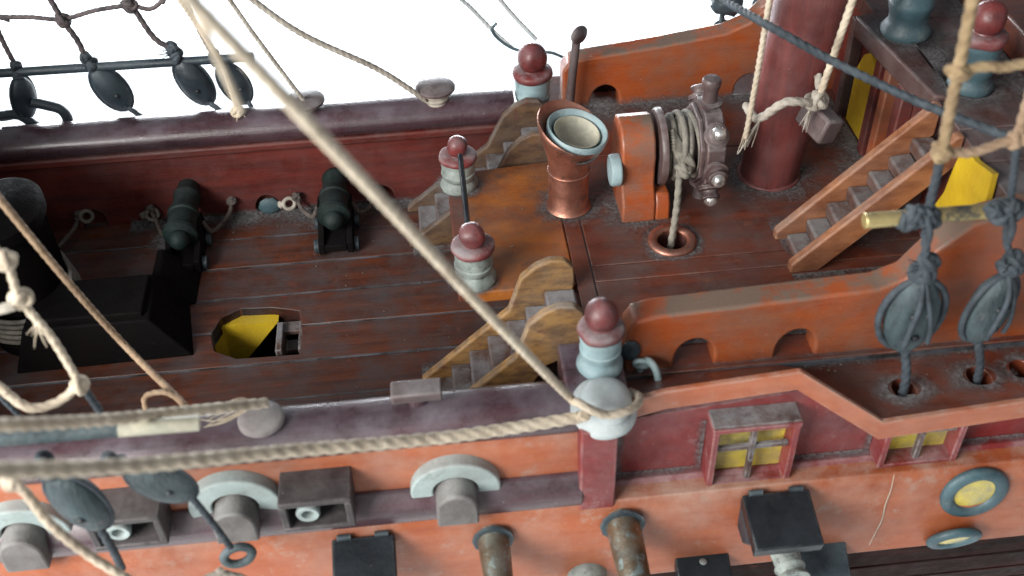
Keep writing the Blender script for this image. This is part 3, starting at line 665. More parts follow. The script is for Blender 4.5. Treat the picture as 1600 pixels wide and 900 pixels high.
# --- deck cannons
def gun_profile(L_, r):
    return [(.001, -.10*L_), (r*.3, -.095*L_), (r*.34, -.055*L_), (r*.8, -.02*L_), (r*1.12, 0), (r*1.16, .04*L_), (r, .07*L_), (r*.97, .30*L_), (r*1.07, .32*L_), (r*1.07, .36*L_), (r*.9, .38*L_), (r*.84, .62*L_), (r*.93, .64*L_), (r*.93, .67*L_), (r*.8, .7*L_), (r*.72, .92*L_), (r*.95, .96*L_), (r*.95, L_), (r*.5, L_+.001), (r*.48, L_*.86), (.001, L_*.86)]
def deck_cannon(px, py, s, label, m_):
    b = U(px, py, 'z', .20); t = thing('deck_cannon', label, 'cannon', (b.x, b.y, 0), 'cannons on the waist deck')
    mb = MB(); mb.lathe(gun_profile(.52*s, .088*s), b, (.02, 1, .07), 32)
    mb.ball(b+V((0, -.035, 0)), .062*s, seg=16)
    part('barrel', mb, m_, t, ang=40)
    for sx in (-1, 1):
        mb = MB(); mb.prism([(b.y-.12, .02), (b.y-.12, .10), (b.y-.02, .12), (b.y+.06, .18), (b.y+.16, .20), (b.y+.22, .19), (b.y+.22, .02)], 'x', b.x+sx*.085*s-.018, b.x+sx*.085*s+.018)
        part('carriage_cheek', mb, DARK, t, bevel=.006)
    mb = MB(); mb.box(b.x-.066*s, b.x+.066*s, b.y-.125, b.y+.2, .04, .085); part('carriage_bed', mb, DARK, t, bevel=.006)
    for sx in (-1, 1):
        for dy in (-.06, .15):
            mb = MB(); mb.cyl((b.x+sx*.105*s, b.y+dy, .04), (b.x+sx*.135*s, b.y+dy, .04), .04, seg=20); part('wheel', mb, CHAR, t, bevel=.004)
    # breeching rope
    for sx in (-1, 1):
        mb = MB(); q = V((b.x+sx*.24, .845, .12))
        mb.rope([b+V((sx*.10, .16, -.04)), b+V((sx*.14, .17, -.12)), q+V((-sx*.03, -.05, -.06)), q], .012); mb.knot(q, .032, 4)
        part('breeching_rope', mb, ROPED, t, ang=80)
deck_cannon(281, 368, .96, 'dark green deck cannon in shadow beside the black chest', GUN)
deck_cannon(521, 338, .95, 'dark green deck cannon behind the long stay, left of the far ladder', GUN)
deck_cannon(22, 400, 1.05, 'nearly black deck cannon at the left edge of the waist', GUN)
# small eyes along the foot of the far bulwark
for i, (px, py, lab) in enumerate(((135, 338, 'dull eye bolt on the far bulwark foot, leftmost between two cannons'), (238, 335, 'yellowish eye bolt on bulwark foot just left of the middle cannon'), (452, 318, 'pale curled eye bolt between blue plug and right cannon'))):
    q = U(px, py, 'y', .83); mb = MB(); mb.torus(q, .034, .012, (.3, -1, .3), 20, 8); mb.ball(q+V((-.05, .01, -.01)), .024, lump=.6, seg=10)
    single('eye_bolt', mb, ROPEG if i < 2 else ROPEW, lab, 'eye bolt', 'eye bolts along the far bulwark', ang=80)
q = U(422, 322, 'y', .86); mb = MB(); mb.ball(q, .062, (1.1, .35, .9), lump=.2, seg=18); single('blue_plug', mb, TEAL, 'small blue round plug low on far bulwark', 'plug')

# --- black deck chest (coaming) and the dark fore bitts
def frustum(mb, base, topp, z0, z1):
    A = [mb.bm.verts.new((p[0], p[1], z0)) for p in base]; B = [mb.bm.verts.new((p[0], p[1], z1)) for p in topp]
    mb.bm.faces.new(A[::-1]); mb.bm.faces.new(B); n = len(A)
    for i in range(n): mb.bm.faces.new((A[i], A[(i+1) % n], B[(i+1) % n], B[i]))
ch = thing('hatch_chest', 'black flared deck chest lying in the shadow of waist', 'chest', (-1.95, -.2, 0))
nr = U(304, 556, 'z', .0); tr = U(231, 500, 'z', .26); tf = U(240, 428, 'z', .26)
mb = MB(); frustum(mb, [(-2.6, nr.y-.02), (nr.x, nr.y), (nr.x-.1, tf.y+.22), (-2.6, tf.y+.22)], [(-2.5, tr.y), (tr.x, tr.y), (tf.x, tf.y), (-2.5, tf.y)], 0, .26)
part('flared_skirt', mb, DARK, ch, bevel=.01)
mb = MB(); mb.box(-2.48, tr.x-.03, tr.y+.03, tf.y-.03, .24, .29); part('chest_lid', mb, DARK, ch, bevel=.01)
wd = thing('deck_wedge', 'small dark wedge block on the deck between black chest and cannon', 'block', (-1.35, .2, 0))
a = U(244, 432, 'z', .1); b = U(308, 470, 'z', 0)
mb = MB(); mb.prism([(a.x, 0), (b.x, 0), (b.x-.03, .03), (a.x+.04, .17), (a.x, .17)], 'y', b.y-.03, b.y+.27); part('wedge_body', mb, DARK, wd, bevel=.01)
bt = thing('fore_bitts', 'tall black bitts post with coiled line at the left of the waist', 'bitts', (-2.35, -.05, 0))
p = U(60, 520, 'z', 0)
mb = MB(); mb.lathe([(.001, 0), (.30, 0), (.30, .05), (.25, .08), (.245, .66), (.275, .68), (.275, .74), (.22, .77), (.001, .77)], (p.x, p.y+.12, 0), seg=40, sy=.8); part('bitts_post', mb, DARK, bt, ang=50)
mb = MB()
for k in range(5): mb.torus((p.x-.02, p.y+.06, .22+.028*k), .285-.006*k, .013, (.25, -.3, 1), 36, 7)
part('line_coil', mb, ROPEG, bt, ang=80)

# --- dust clumps lying about on the decks
def clump(px, py, z, s, ax='z', lab=None):
    q = U(px, py, ax, z); mb = MB(); mb.ball(q, s, (1.6, 1, .28), lump=.9, seg=20, freq=4)
    return mb
# --- hull side fittings
def eyebrow(px, py, label):
    c = U(px, py, 'y', -1.555); t = thing('port_eyebrow', label, 'gunport', (c.x, -1.555, c.z-.15), 'round eyebrow gunports')
    R1, R0 = .192, .095; mb = MB(); outer = []; inner = []
    n = 30; A0 = math.radians(-18); A1 = math.radians(198)
    for k in range(n+1):
        a = A0+(A1-A0)*k/n; outer.append((c.x+R1*math.cos(a), c.z+.86*R1*math.sin(a))); inner.append((c.x+R0*math.cos(a), c.z+.86*R0*math.sin(a)))
    mb.prism(outer+inner[::-1], 'y', -1.572, -1.50); part('eyebrow_ring', mb, EYEB, t, bevel=.014, seg=3)
    mb = MB(); w_ = .088; pz = [(c.x-w_, c.z-.12)]+[(c.x-w_*math.cos(a), c.z-.02+.095*math.sin(a)) for a in [math.pi*k/12 for k in range(13)]]+[(c.x+w_, c.z-.12)]
    mb.prism(pz, 'y', -1.665, -1.52); part('port_box', mb, PORTG, t, bevel=.01)
eyebrow(712, 762, 'pale mint eyebrow over a grey port, rightmost, below the near rail cleat')
eyebrow(368, 788, 'pale mint eyebrow between the two boxed ports, dusty box below')
eyebrow(40, 832, 'pale mint eyebrow at left edge behind the hanging slate block')
def boxport(px, py, label):
    c = U(px, py, 'y', -1.54); x = c.x; z1 = c.z; t = thing('boxed_gunport', label, 'gunport', (x, -1.6, z1-.2), 'boxed gunports')
    mb = MB(); w_ = .148; y0 = -1.68; th = .03
    mb.box(x-w_, x+w_, y0, -1.50, z1-th, z1); mb.box(x-w_, x-w_+th, y0+.001, -1.50, z1-.165, z1-th); mb.box(x+w_-th, x+w_, y0+.001, -1.50, z1-.165, z1-th); mb.box(x-w_, x+w_, y0+.002, -1.50, z1-.19, z1-.1651)
    part('port_frame', mb, PORTM, t, bevel=.006)
    mb = MB(); mb.box(x-w_+th, x+w_-th, -1.56, -1.50, z1-.165, z1-th); part('port_back', mb, CHAR2, t)
    mb = MB(); mb.lathe([(.034, 0), (.038, .07), (.048, .08), (.050, .11), (.044, .118), (.028, .115), (.025, .06), (.001, .05)], (x-.04, -1.545, z1-.10), (0, -1, -.05), 28); part('gun_muzzle', mb, EYEB, t, ang=50)
boxport(492, 742, 'brown boxed gunport with pale muzzle left of the free standing eyebrow')
boxport(197, 770, 'brown boxed gunport with pale muzzle behind the left hanging blocks')

def side_cannon(px, py, L_, r, label, m_=BRASSG, y=-1.62, drop=-.10, flange=True):
    c = U(px, py, 'y', y); t = thing('hull_cannon', label, 'cannon', (c.x, y, c.z-.1), 'brass cannons through the hull side')
    mb = MB(); mb.lathe([(.001, -.05), (r*1.12, -.05), (r*1.1, L_*.3), (r*.98, L_*.7), (r*.96, L_*.74), (r*1.12, L_*.76), (r*1.1, L_*.8), (r*.92, L_*.84), (r*.9, L_*.9), (r*1.14, L_*.94), (r*1.2, L_), (r*.85, L_*1.02), (r*.66, L_), (r*.6, L_*.8), (.001, L_*.8)], c, (.03, -1, drop), 36); part('barrel', mb, m_, t, ang=45)
    if flange: mb = MB(); mb.lathe([(r*.9, 0), (r*1.5, 0), (r*1.5, .012), (r*.9, .014)], c+V((0, -.012, 0)), (0, -1, 0), 12); part('port_flange', mb, CHAR, t)
    return c
side_cannon(770, 838, .34, .062, 'mottled brass cannon pointing down, left of the two tall ones')
side_cannon(972, 815, .40, .068, 'brass cannon with pale blue muzzle ring below the column')
side_cannon(915, 890, .12, .085, 'stubby grey green cannon cut by the bottom edge', GREYG)
# black port lids
def lid(px, py, wd, dp, tilt, label, yaw=0., m_=BLK, th=.07, studs=()):
    c = U(px, py, 'y', -1.62); t = thing('gunport_cover', label, 'port lid', tuple(c), 'black gunport lids')
    R = Matrix.Rotation(yaw, 3, 'Z') @ Matrix.Rotation(tilt, 3, 'X')
    mb = MB(); mb.box(c.x-wd/2, c.x+wd/2, c.y-dp, c.y, c.z-th, c.z, rot=R, piv=c); part('lid_panel', mb, m_, t, bevel=.008)
    for sx in (-1, 1):
        mb = MB(); mb.cyl(c+V((sx*wd*.3-.03, .0, .004)), c+V((sx*wd*.3+.03, .0, .004)), .014, seg=10); part('hinge', mb, CHAR, t)
    for sx, sy in studs:
        q = c+R @ V((sx*wd, -dp*sy, .004)); mb = MB(); mb.ball(q, .018, (1, 1, .5), seg=12); part('stud', mb, EYEB, t, ang=80)
    return c
lid(567, 838, .27, .26, .35, 'black open lid with pale scuffs below the boxed gunport')
lid(1095, 857, .25, .24, .45, 'black lid with two pale studs at the bottom edge', studs=((0, .25), (.06, .75)))
c = lid(1212, 768, .30, .26, .22, 'black lid standing open above the rightmost cannon')
mb = MB(); mb.prism([(c.y+.0, c.z-.05), (c.y-.20, c.z-.10), (c.y-.10, c.z-.22), (c.y, c.z-.22)], 'x', c.x-.15, c.x-.115); single('lid_cheek', mb, CHAR, 'slate side cheek under the left end of the open lid by the right cannon', 'port cheek', bevel=.006)
lid(1280, 838, .24, .3, .6, 'slate black lid hanging open right of the rightmost cannon', m_=CHAR)
side_cannon(1213, 825, .26, .062, 'short dull grey cannon between the two right black lids', m_=GREYG, flange=False)

# --- deadeye blocks
def block(label, c, s, tilt, m_, strop, rot_y=0., lany=None, group=None, loops=True):
    """c: centre; hangs on its strop; tilt leans it in the picture's left-right direction"""
    t = thing('rigging_block', label, 'rigging block', tuple(c), group)
    R = Matrix.Rotation(tilt, 3, 'Y') @ Matrix.Rotation(rot_y, 3, 'Z')
    mb = MB(); mb.ball((0, 0, 0), s, (.62, .42, 1.12), lump=.05, seg=32, rot=R)
    o = part('shell', mb, m_, t, world=False, ang=80)
    mb = MB()
    for off in ((0,) if loops else ()):
        pts = []
        for k in range(25):
            a = 2*math.pi*k/24; pts.append(R @ V((.76*s*math.sin(a), off*s*2.2+(.0), 1.05*s*math.cos(a)+.02*s)))
        mb.tube(pts, s*.085, 7, smooth=False)
    if loops: mb.tube([R @ V((-.25*s, -.47*s, -.55*s)), R @ V((-.22*s, -.50*s, 0)), R @ V((-.1*s, -.42*s, .7*s)), R @ V((0, -.05*s, 1.25*s))], s*.07, 7)
    if loops: mb.tube([R @ V((.30*s, -.44*s, -.5*s)), R @ V((.26*s, -.48*s, 0)), R @ V((.1*s, -.40*s, .7*s)), R @ V((0, -.05*s, 1.25*s))], s*.06, 7)
    if not loops:
        mb.tube([R @ V((.645*s*math.sin(a), -.03*s, 1.15*s*math.cos(a))) for a in [2*math.pi*k/24 for k in range(25)]], s*.055, 7, smooth=False)
    mb.knot(R @ V((0, 0, 1.30*s)), s*.30, 6); mb.knot(R @ V((.04*s, 0, 1.62*s)), s*.25, 6); mb.fray(R @ V((0, 0, 1.45*s)), R @ V((-.8, -.3, .3)), 5, s*.5, s*.04, .5)
    part('strop', mb, strop, t, world=False, ang=80)
    for q in ((V((-.16*s, -.37*s, .30*s)), V((.18*s, -.36*s, .27*s)), V((0, -.39*s, -.35*s))) if loops else (V((.03*s, -.40*s, -.25*s)),)):
        mb = MB(); mb.ball(R @ q, s*.10, seg=12); part('lanyard_hole', mb, BLK, t, world=False, ang=80)
    if lany is not None:
        mb = MB(); p0 = R @ V((0, -.1*s, -.95*s)); p1 = V(lany)-V(c)
        mb.rope([p0, p0.lerp(p1, .5)+V((.01, -.01, 0)), p1], s*.10); mb.knot(p0, s*.16, 4)
        part('lanyard', mb, strop, t, world=False, ang=80)
    return t, V(c)+R @ V((0, 0, 1.6*s))
gN = 'dead blocks on the near channel'
h1 = holes[0]; h2 = holes[1]
c1 = U(1424, 492, 'y', -1.42); c2 = U(1545, 482, 'y', -1.42)
_, t1 = block('slate blue block hanging over the channel, left of the near right pair', c1, .178, -.02, CHAR2, ROPET, 0, h1+V((0, 0, -.06)), gN)
_, t2 = block('slate blue block hanging over the channel, nearest the right edge', c2, .165, .10, CHAR2, ROPET, .3, h2+V((0, 0, -.06)), gN)
# far side blocks
gF = 'dark blocks on the far side against white'
fb = []
for (px, py, s, tl, ry, tx, ty, lab) in ((36, 152, .125, .12, .9, 42, 205, 'near black block leftmost beyond the far rail, seen edge on'), (174, 138, .135, -.42, .3, 228, 188, 'dark block second from left beyond the far rail'),
                                    (304, 127, .142, -.35, 0, 350, 178, 'largest dark block beyond the far rail, third from left'), (366, 130, .125, -.42, .5, 395, 180, 'dark block beyond the far rail crossed by a cream rope')):
    c = U(px, py, 'y', 1.12); l = U(tx, ty, 'y', 1.08)
    fb.append(block(lab, c, s, tl, CHAR, ROPET, ry, l, gF, loops=False)[1])
# near left blocks
gL = 'blue grey blocks near the left edge'
c3 = U(124, 783, 'y', -1.86); c4 = U(252, 752, 'y', -1.84)
_, t3 = block('blurred slate block lower left, with thin wire running down', c3, .150, -.25, CHAR2, ROPET, -.1, U(190, 888, 'y', -1.86), gL, loops=False)
_, t4 = block('slate block at lower left tied to an iron hook by a twisted strop', c4, .125, -.80, CHAR2, ROPET, .2, U(360, 855, 'y', -1.82), gL, loops=False)
mb = MB(); q = U(372, 868, 'y', -1.80); mb.torus(q, .055, .02, (.2, -1, .2), 24, 8, sy=.8); single('iron_hook', mb, CHAR2, 'slate blue iron hook at the bottom of the lower left strop', 'hook', ang=80)
# block hanging at the top, with chain rings
c5 = U(1137, 4, 'y', 1.1); mb = MB(); mb.ball(c5, .10, (.9, .7, .8), lump=.3, seg=18); mb.torus(U(1128, 32, 'y', 1.1), .034, .011, (1, -.4, .2)); mb.torus(U(1128, 50, 'y', 1.1), .058, .015, (.1, -1, .3), 32, 8)
single('chain_shackle', mb, CHAR, 'blue black shackle with two rings against the white at top centre', 'shackle', ang=80)
c6 = U(1192, 8, 'y', 1.05); mb = MB(); mb.ball(c6, .07, (1, .7, 1), lump=.3, seg=16); mb.torus(U(1190, 22, 'y', 1.03), .035, .012, (1, -.4, .2)); mb.tube([U(1190, 30, 'y', 1.03), U(1192, 60, 'y', 1.0)], .016, 8, smooth=False)
single('chain_shackle', mb, CHAR, 'small dark shackle touching the left side of the mast top', 'shackle', ang=80)
mb = MB(); pts = [U(x, y_, 'y', 1.10) for x, y_ in ((0, 182), (30, 180), (62, 200), (92, 206), (106, 190), (96, 172), (70, 164), (50, 160))]
mb.tube(pts, .030, 10); single('iron_loop', mb, CHAR, 'thick dark iron loop resting on the far rail at the left edge', 'loop', ang=80)

# --- spreader bars
def bar(p0, p1, r, m_, label, cap=None):
    t = thing('spreader_bar', label, 'bar', tuple(V(p0)), 'spreader bars across the shrouds')
    mb = MB(); mb.cyl(p0, p1, r, seg=16); part('bar_rod', mb, m_, t)
    if cap:
        d = (V(p1)-V(p0)).normalized(); e = V(p1) if cap[1] else V(p0); d = d if cap[1] else -d
        mb = MB(); mb.lathe([(r*1.02, 0), (r*1.02, cap[2]), (r*.9, cap[2]+.004)], e-d*cap[2], d, 16); part('bar_end', mb, cap[0], t)
bar(U(-40, 117, 'y', 1.12), U(396, 89, 'y', 1.12), .026, CHAR, 'slate blue bar lashed across the far shrouds against white')
bar(U(1352, 345, 'y', -1.42), U(1700, 318, 'y', -1.42), .030, BRASS, 'patchy brass bar lashed across the near right shrouds', (BRASS, 0, .03))
bar(U(-60, 690, 'y', -1.84), U(310, 661, 'y', -1.80), .028, CHAR2, 'grey bar with raw cream end across lower left shrouds', (CREAM, 1, .27))
for xs, lab in (((1418, 1428, 1440, 1452), 'tangled slate lashing binding the brass bar to the left of the two right shrouds'), ((1553, 1563, 1574, 1582), 'slate lashing binding the brass bar by the right edge')):
    mb = MB()
    for i, x in enumerate(xs): mb.knot(U(x, 341-.08*(x-1420)+random.uniform(-6, 6), 'y', -1.44), .045, 5, .3); mb.torus(U(x+3, 341-.08*(x-1420), 'y', -1.42), .036, .012, (1, .1*i-.2, -.1), 18, 7)
    x = xs[-1]-4; y_ = 341-.08*(x-1420)
    mb.tube([U(x, y_, 'y', -1.47), U(x+5, y_+28, 'y', -1.48), U(x-3, y_+52, 'y', -1.46)], .013, 7)
    single('bar_lashing', mb, ROPET, lab, 'lashing', 'lashings on the brass bar', ang=80)

# --- ropes of the rigging
def rp(label, pts, r, m_, name='rope', group=None, knots=(), kr=.03, fr=None, **kw):
    mb = MB(); mb.rope(pts, r, **kw)
    for k in knots: mb.knot(k, kr, 6, .32)
    if fr: mb.fray(*fr)
    return single(name, mb, m_, label, 'rope', group, ang=80)
# far shrouds
S = lambda x, y_, yy=1.12: U(x, y_, 'y', yy)
gS = 'far side shrouds'
rp('thin dark shroud at the left edge above the leftmost far block', [S(-25, -10), S(0, 55), fb[0]], .0125, ROPES, 'shroud', gS)
rp('brown shroud running up from the second far block', [S(72, -12), S(97, 30), S(122, 65), fb[1]], .0145, ROPES, 'shroud', gS, knots=[S(98, 31)], kr=.045)
rp('brown shroud running up from the largest far block', [S(192, -12), S(207, 10), S(240, 58), fb[2]], .0145, ROPES, 'shroud', gS, knots=[S(203, 9)], kr=.045)
rp('brown shroud behind the cream stay above the fourth far block', [S(285, -12), S(310, 45), fb[3]], .0125, ROPES, 'shroud', gS)
rp('grey ratline sagging between the far shrouds at top left', [S(-20, 20), S(0, 26), S(50, 27), S(98, 30), S(150, 16), S(203, 9), S(235, 14), S(258, -4), S(268, -20)], .0115, ROPES, 'ratline', 'ratlines')
# cream ropes over the far rail
rp('slightly sagging pale rope running down to the mushroom knob on the far rail', [U(360, -25, 'y', .6), U(470, 52, 'y', .7), U(590, 108, 'y', .82), k2+V((-.06, -.05, -.045))], .0145, ROPEW)
rp('straight thin pale rope running down to the left far rail knob', [U(345, -20, 'y', .75), U(400, 58, 'y', .83), k1+V((.0, -.02, -.0))], .011, ROPEW)
rp('cream rope hanging in front of the fourth far block with knotted end at the rail', [U(268, -20, 'y', .55), U(325, 65, 'y', .75), U(350, 110, 'y', .85), U(370, 170, 'y', .93)], .0125, ROPEC, fr=(U(372, 178, 'y', .93), (.1, -.3, -.2), 12, .07, .005, .6), knots=[U(370, 174, 'y', .93)], kr=.04)
rp('faint pale rope in the white background left of the tall blue bollard', [U(700, -20, 'y', 1.5), U(735, 12, 'y', 1.5), U(772, 50, 'y', 1.5), U(800, 75, 'y', 1.45)], .012, WHITE)
rp('faint pale rope in the white background ending above the tall blue bollard', [U(765, -20, 'y', 1.5), U(800, 22, 'y', 1.5), U(838, 62, 'y', 1.45)], .012, WHITE)
mb = MB(); mb.tube([U(x, y_, 'y', 1.35) for x, y_ in ((776, 36), (769, 46), (778, 60), (800, 75), (828, 82), (860, 82), (885, 92))], .010, 8)
single('blue_wire', mb, TEAL, 'thin curved blue wire beyond the tall blue bollard', 'wire', ang=80)
# the big stay and the two thick lines
fe = V((.13, -1.60, .70))
q0 = D(278, -22, 2.05); q1 = U(885, 616, 'y', -1.62)
fend = [U(885, 616, 'y', -1.62), U(905, 630, 'y', -1.66), U(945, 648, 'y', -1.66), U(985, 640, 'y', -1.62), U(1000, 622, 'y', -1.52), U(985, 612, 'y', -1.40)]
rp('thick cream stay crossing the picture diagonally down to the white fairlead', [q0, q0.lerp(q1, .33), q0.lerp(q1, .66)+V((0, 0, -.01))]+fend, .0165, ROPEC, 'stay_rope', depth=.09)
rp('cream rope beside the big stay at its blurred top', [D(283, -30, 2.3), D(318, 45, 2.35), D(352, 118, 2.55), D(377, 172, 2.75)], .0085, ROPEC, 'stay_rope')
e2 = U(893, 654, 'y', -1.645)
rp('thick laid line running level along the orange side to the fairlead', [U(-60, 737, 'y', -2.6), U(200, 728, 'y', -2.3), U(450, 705, 'y', -2.0), U(700, 683, 'y', -1.78), e2, U(915, 648, 'y', -1.66)], .0215, ROPEC, 'mooring_line', 'thick level lines', depth=.2)
rp('thick laid line with frayed end lying over the near rail knob', [U(-60, 667, 'y', -2.3), U(150, 657, 'y', -1.95), U(300, 642, 'y', -1.65), U(415, 630, 'y', -1.44)], .0195, ROPEC, 'mooring_line', 'thick level lines', fr=(U(400, 632, 'y', -1.46), (-1, -.3, .1), 12, .24, .006, .25), depth=.2)
rp('thin tan rope slanting down to the near rail over dark deck', [D(-30, 275, 3.9), D(0, 312, 4.0), D(110, 445, 4.4), D(200, 545, 4.7), U(290, 634, 'y', -1.36)], .0145, ROPEB, depth=.08)
rp('tan rope bight lying on the inner near rail', [U(228, 640, 'y', -1.30), U(226, 622, 'y', -1.28), U(240, 614, 'y', -1.27), U(262, 614, 'y', -1.28), U(285, 628, 'y', -1.33)], .011, ROPEB)
# left shroud with ratlines
d1 = lambda x, y_, t=3.9: D(x, y_, t)
rp('cream shroud with frayed knots slanting across the left edge', [d1(-30, 365, 3.6), d1(8, 405, 3.65), d1(32, 468, 3.75), d1(82, 530, 3.85), d1(125, 600, 3.95)], .0135, ROPEC, 'shroud', 'near left shrouds',
   knots=[d1(8, 405, 3.65), d1(32, 468, 3.75), d1(125, 600, 3.95)], kr=.040, fr=(d1(60, 505, 3.8), (-.3, 0, -1), 10, .08, .004, .5))
rp('dark blue lower end of the left shroud tied to a slate block', [d1(125, 600, 3.95), d1(150, 634, 4.05), d1(172, 670, 4.2)], .013, ROPET, 'shroud', 'near left shrouds')
rp('cream ratline looping from the left edge up to the lower shroud knot', [d1(-30, 585, 3.9), d1(0, 606, 3.9), d1(45, 637, 3.92), d1(90, 628, 3.95), d1(125, 600, 3.95)], .0155, ROPEC, 'ratline', 'ratlines')
rp('pale ratline stub tied at the middle knot of the left shroud', [d1(-30, 492, 3.7), d1(0, 484, 3.72), d1(32, 470, 3.75)], .015, ROPEW, 'ratline', 'ratlines')
rp('grey line fading into the dark at the left, behind the ratline loop', [d1(-10, 610, 4.3), d1(30, 650, 4.4), d1(75, 700, 4.5)], .010, ROPET)
rp('cream rope curving down out of the bottom left corner', [D(-60, 735, 3.4), D(0, 748, 3.45), D(35, 765, 3.5), D(80, 820, 3.6), D(140, 868, 3.7), D(215, 915, 3.8)], .0155, ROPEC, knots=[D(20, 752, 3.45)], kr=.036)
rp('pale frayed rope lying at the very bottom left of centre', [D(300, 915, 4.0), D(340, 897, 4.05), D(380, 905, 4.1), D(420, 925, 4.1)], .014, ROPEW)
# right shrouds
N_ = lambda x, y_, yy=-1.42: U(x, y_, 'y', yy)
ka = N_(1497, 112); kb = N_(1472, 238); kc = N_(1590, 217)
rp('tan shroud coming down the upper right to a knot above brass bar', [N_(1526, -30), ka, N_(1483, 180), kb], .0185, ROPEY, 'shroud', 'near right shrouds', knots=[ka, kb], kr=.042)
rp('slate lower end of the right shroud above the left near block', [kb, N_(1460, 290), N_(1447, 350), t1], .0155, ROPET, 'shroud', 'near right shrouds')
rp('tan shroud at the far right edge above the rightmost block', [N_(1640, 60), N_(1606, 160), kc], .0175, ROPEB, 'shroud', 'near right shrouds', knots=[kc], kr=.04)
rp('slate lower end of the rightmost shroud down to its block', [kc, N_(1583, 280), N_(1572, 370), t2], .013, ROPET, 'shroud', 'near right shrouds')
rp('upper tan ratline leaving the right shroud knot', [ka, N_(1540, 104), N_(1570, 105), N_(1640, 92)], .0165, ROPEY, 'ratline', 'ratlines')
rp('lower brown ratline between the two right shroud knots', [kb, N_(1520, 238), N_(1560, 225), kc, N_(1640, 205)], .0165, ROPEB, 'ratline', 'ratlines')
rp('black twisted rope slanting down across the mast to the right', [U(1120, -5, 'y', .2), U(1210, 45, 'y', -.36), U(1300, 95, 'y', -.48), U(1425, 155, 'y', -.8), U(1500, 185, 'y', -.95), U(1620, 232, 'y', -1.2)], .0165, ROPET, 'stay_rope', depth=.2)

# --- lint and dust gathered in a thin soft film along the foot of the walls and round the fittings
random.seed(11)
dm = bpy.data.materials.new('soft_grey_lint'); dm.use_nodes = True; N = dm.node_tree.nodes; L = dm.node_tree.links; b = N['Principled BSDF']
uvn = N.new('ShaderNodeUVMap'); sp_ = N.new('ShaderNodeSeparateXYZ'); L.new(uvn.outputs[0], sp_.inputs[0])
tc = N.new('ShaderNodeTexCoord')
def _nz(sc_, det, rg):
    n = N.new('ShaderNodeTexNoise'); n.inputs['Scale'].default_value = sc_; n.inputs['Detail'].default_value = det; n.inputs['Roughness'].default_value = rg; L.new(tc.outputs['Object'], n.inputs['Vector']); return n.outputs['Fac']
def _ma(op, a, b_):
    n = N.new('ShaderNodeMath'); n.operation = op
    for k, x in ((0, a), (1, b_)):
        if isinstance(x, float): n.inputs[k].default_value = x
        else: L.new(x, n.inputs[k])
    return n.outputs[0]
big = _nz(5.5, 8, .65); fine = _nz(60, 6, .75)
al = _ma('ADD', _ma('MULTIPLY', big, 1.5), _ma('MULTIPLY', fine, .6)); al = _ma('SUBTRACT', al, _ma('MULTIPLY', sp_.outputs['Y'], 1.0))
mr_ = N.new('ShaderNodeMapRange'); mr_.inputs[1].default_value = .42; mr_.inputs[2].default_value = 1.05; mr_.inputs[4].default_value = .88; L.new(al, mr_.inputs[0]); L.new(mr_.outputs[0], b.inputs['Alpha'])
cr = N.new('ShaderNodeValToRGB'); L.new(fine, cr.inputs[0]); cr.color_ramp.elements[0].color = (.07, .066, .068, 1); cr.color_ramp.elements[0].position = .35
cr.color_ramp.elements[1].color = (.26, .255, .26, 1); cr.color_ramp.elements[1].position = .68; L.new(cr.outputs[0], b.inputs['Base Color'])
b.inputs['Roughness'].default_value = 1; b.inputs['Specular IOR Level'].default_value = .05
dbm = bmesh.new(); uvl = dbm.loops.layers.uv.new('UVMap')
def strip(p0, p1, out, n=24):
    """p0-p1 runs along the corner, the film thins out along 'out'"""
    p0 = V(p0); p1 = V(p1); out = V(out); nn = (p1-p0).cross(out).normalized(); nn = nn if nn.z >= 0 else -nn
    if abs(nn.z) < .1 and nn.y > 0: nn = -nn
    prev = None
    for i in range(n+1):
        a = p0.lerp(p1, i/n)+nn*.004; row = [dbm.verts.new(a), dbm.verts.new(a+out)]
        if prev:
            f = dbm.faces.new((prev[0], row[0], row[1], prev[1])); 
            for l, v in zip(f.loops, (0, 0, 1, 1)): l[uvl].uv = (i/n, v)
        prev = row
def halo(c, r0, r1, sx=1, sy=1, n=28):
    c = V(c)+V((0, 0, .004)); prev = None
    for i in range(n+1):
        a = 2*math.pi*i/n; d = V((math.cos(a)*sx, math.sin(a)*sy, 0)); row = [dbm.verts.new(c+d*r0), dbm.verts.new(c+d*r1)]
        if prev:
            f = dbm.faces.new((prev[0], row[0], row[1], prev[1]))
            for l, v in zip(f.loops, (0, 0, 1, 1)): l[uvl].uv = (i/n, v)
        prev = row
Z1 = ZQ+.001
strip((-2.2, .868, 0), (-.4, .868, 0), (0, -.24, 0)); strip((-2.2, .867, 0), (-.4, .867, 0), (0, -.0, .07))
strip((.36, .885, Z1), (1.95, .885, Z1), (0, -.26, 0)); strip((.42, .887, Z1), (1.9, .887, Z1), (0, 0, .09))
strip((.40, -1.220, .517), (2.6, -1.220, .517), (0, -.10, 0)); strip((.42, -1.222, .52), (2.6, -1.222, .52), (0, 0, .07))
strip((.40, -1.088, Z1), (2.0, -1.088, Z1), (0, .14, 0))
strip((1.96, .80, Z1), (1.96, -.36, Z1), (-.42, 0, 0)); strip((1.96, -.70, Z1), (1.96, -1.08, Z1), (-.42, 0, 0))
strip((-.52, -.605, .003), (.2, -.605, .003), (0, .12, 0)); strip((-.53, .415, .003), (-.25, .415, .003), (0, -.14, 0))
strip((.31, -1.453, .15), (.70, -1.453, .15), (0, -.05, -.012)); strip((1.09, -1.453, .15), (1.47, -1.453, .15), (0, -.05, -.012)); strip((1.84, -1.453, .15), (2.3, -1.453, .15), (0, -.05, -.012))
strip((.70, -1.454, .15), (.70, -1.454, .46), (-.07, 0, 0)); strip((.31, -1.454, .15), (.31, -1.454, .45), (.07, 0, 0)); strip((1.47, -1.454, .15), (1.47, -1.454, .40), (-.05, 0, 0))
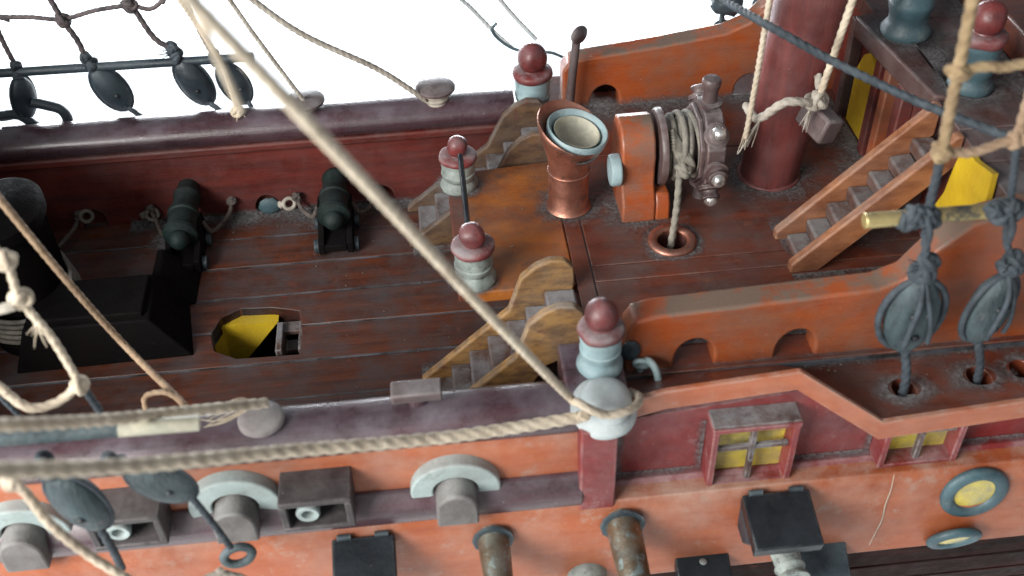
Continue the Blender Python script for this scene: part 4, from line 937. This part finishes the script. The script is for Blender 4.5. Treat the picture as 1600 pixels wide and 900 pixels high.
strip((1.285, -.69, Z1), (1.95, -.69, Z1), (0, -.10, 0)); strip((1.285, -.36, Z1), (1.95, -.36, Z1), (0, .16, 0)); strip((1.30, -.39, Z1), (1.9, -.39, Z1), (0, -.26, 0))
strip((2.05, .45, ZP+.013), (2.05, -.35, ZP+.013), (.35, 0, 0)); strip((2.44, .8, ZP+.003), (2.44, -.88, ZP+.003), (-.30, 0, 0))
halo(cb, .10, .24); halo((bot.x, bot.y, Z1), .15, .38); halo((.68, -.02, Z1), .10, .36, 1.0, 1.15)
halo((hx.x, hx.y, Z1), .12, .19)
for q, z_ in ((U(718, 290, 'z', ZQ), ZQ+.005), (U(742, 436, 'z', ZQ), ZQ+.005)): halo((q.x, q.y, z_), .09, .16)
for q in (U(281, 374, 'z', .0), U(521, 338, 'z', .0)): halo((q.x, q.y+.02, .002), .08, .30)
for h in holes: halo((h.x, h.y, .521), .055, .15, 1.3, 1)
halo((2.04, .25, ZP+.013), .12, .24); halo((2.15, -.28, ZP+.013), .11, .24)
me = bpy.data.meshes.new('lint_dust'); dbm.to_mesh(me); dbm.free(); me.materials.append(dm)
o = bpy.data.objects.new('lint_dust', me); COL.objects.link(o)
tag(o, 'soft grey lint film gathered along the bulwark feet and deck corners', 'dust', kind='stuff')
mb = MB()
for i in range(150):
    r = random.random(); off = abs(random.gauss(0, .14))
    if r < .35: c = V((random.uniform(-1.6, .2), .84-off, .003))
    elif r < .55: c = V((random.uniform(-1.2, .2), random.uniform(-1.0, .8), .003))
    elif r < .85: c = V((random.uniform(.35, 1.9), .84-off*2.5, ZQ+.003))
    else: c = V((random.uniform(.4, 2.0), -1.24-off*.5, .524))
    if -.3 < c.x < .3 and -.62 < c.y < .4: c.z = ZQ+.003
    if c.z > .52 and c.y < -1.3 and c.x < 1.3: continue
    mb.ball(c, random.uniform(.002, .0055), (random.uniform(.8, 2.2), .8, .5), seg=6, rot=Matrix.Rotation(random.uniform(0, 3), 3, 'Z'))
single('paint_flakes', mb, ROPEG, 'tiny pale flakes and crumbs scattered over the decks', 'crumbs', kind='stuff')
# pale crack in the varnish of the lower side
mb = MB(); pts = []
for x, y_, yy in ((1397, 742, -1.606), (1392, 765, -1.612), (1383, 790, -1.622), (1378, 812, -1.632), (1368, 832, -1.646), (1358, 852, -1.654)): pts.append(U(x, y_, 'y', yy-.012))
mb.tube(pts, .0022, 5, taper=lambda t: .5+.5*math.sin(3.14*t)); part('varnish_crack', mb, CREAM, hull)
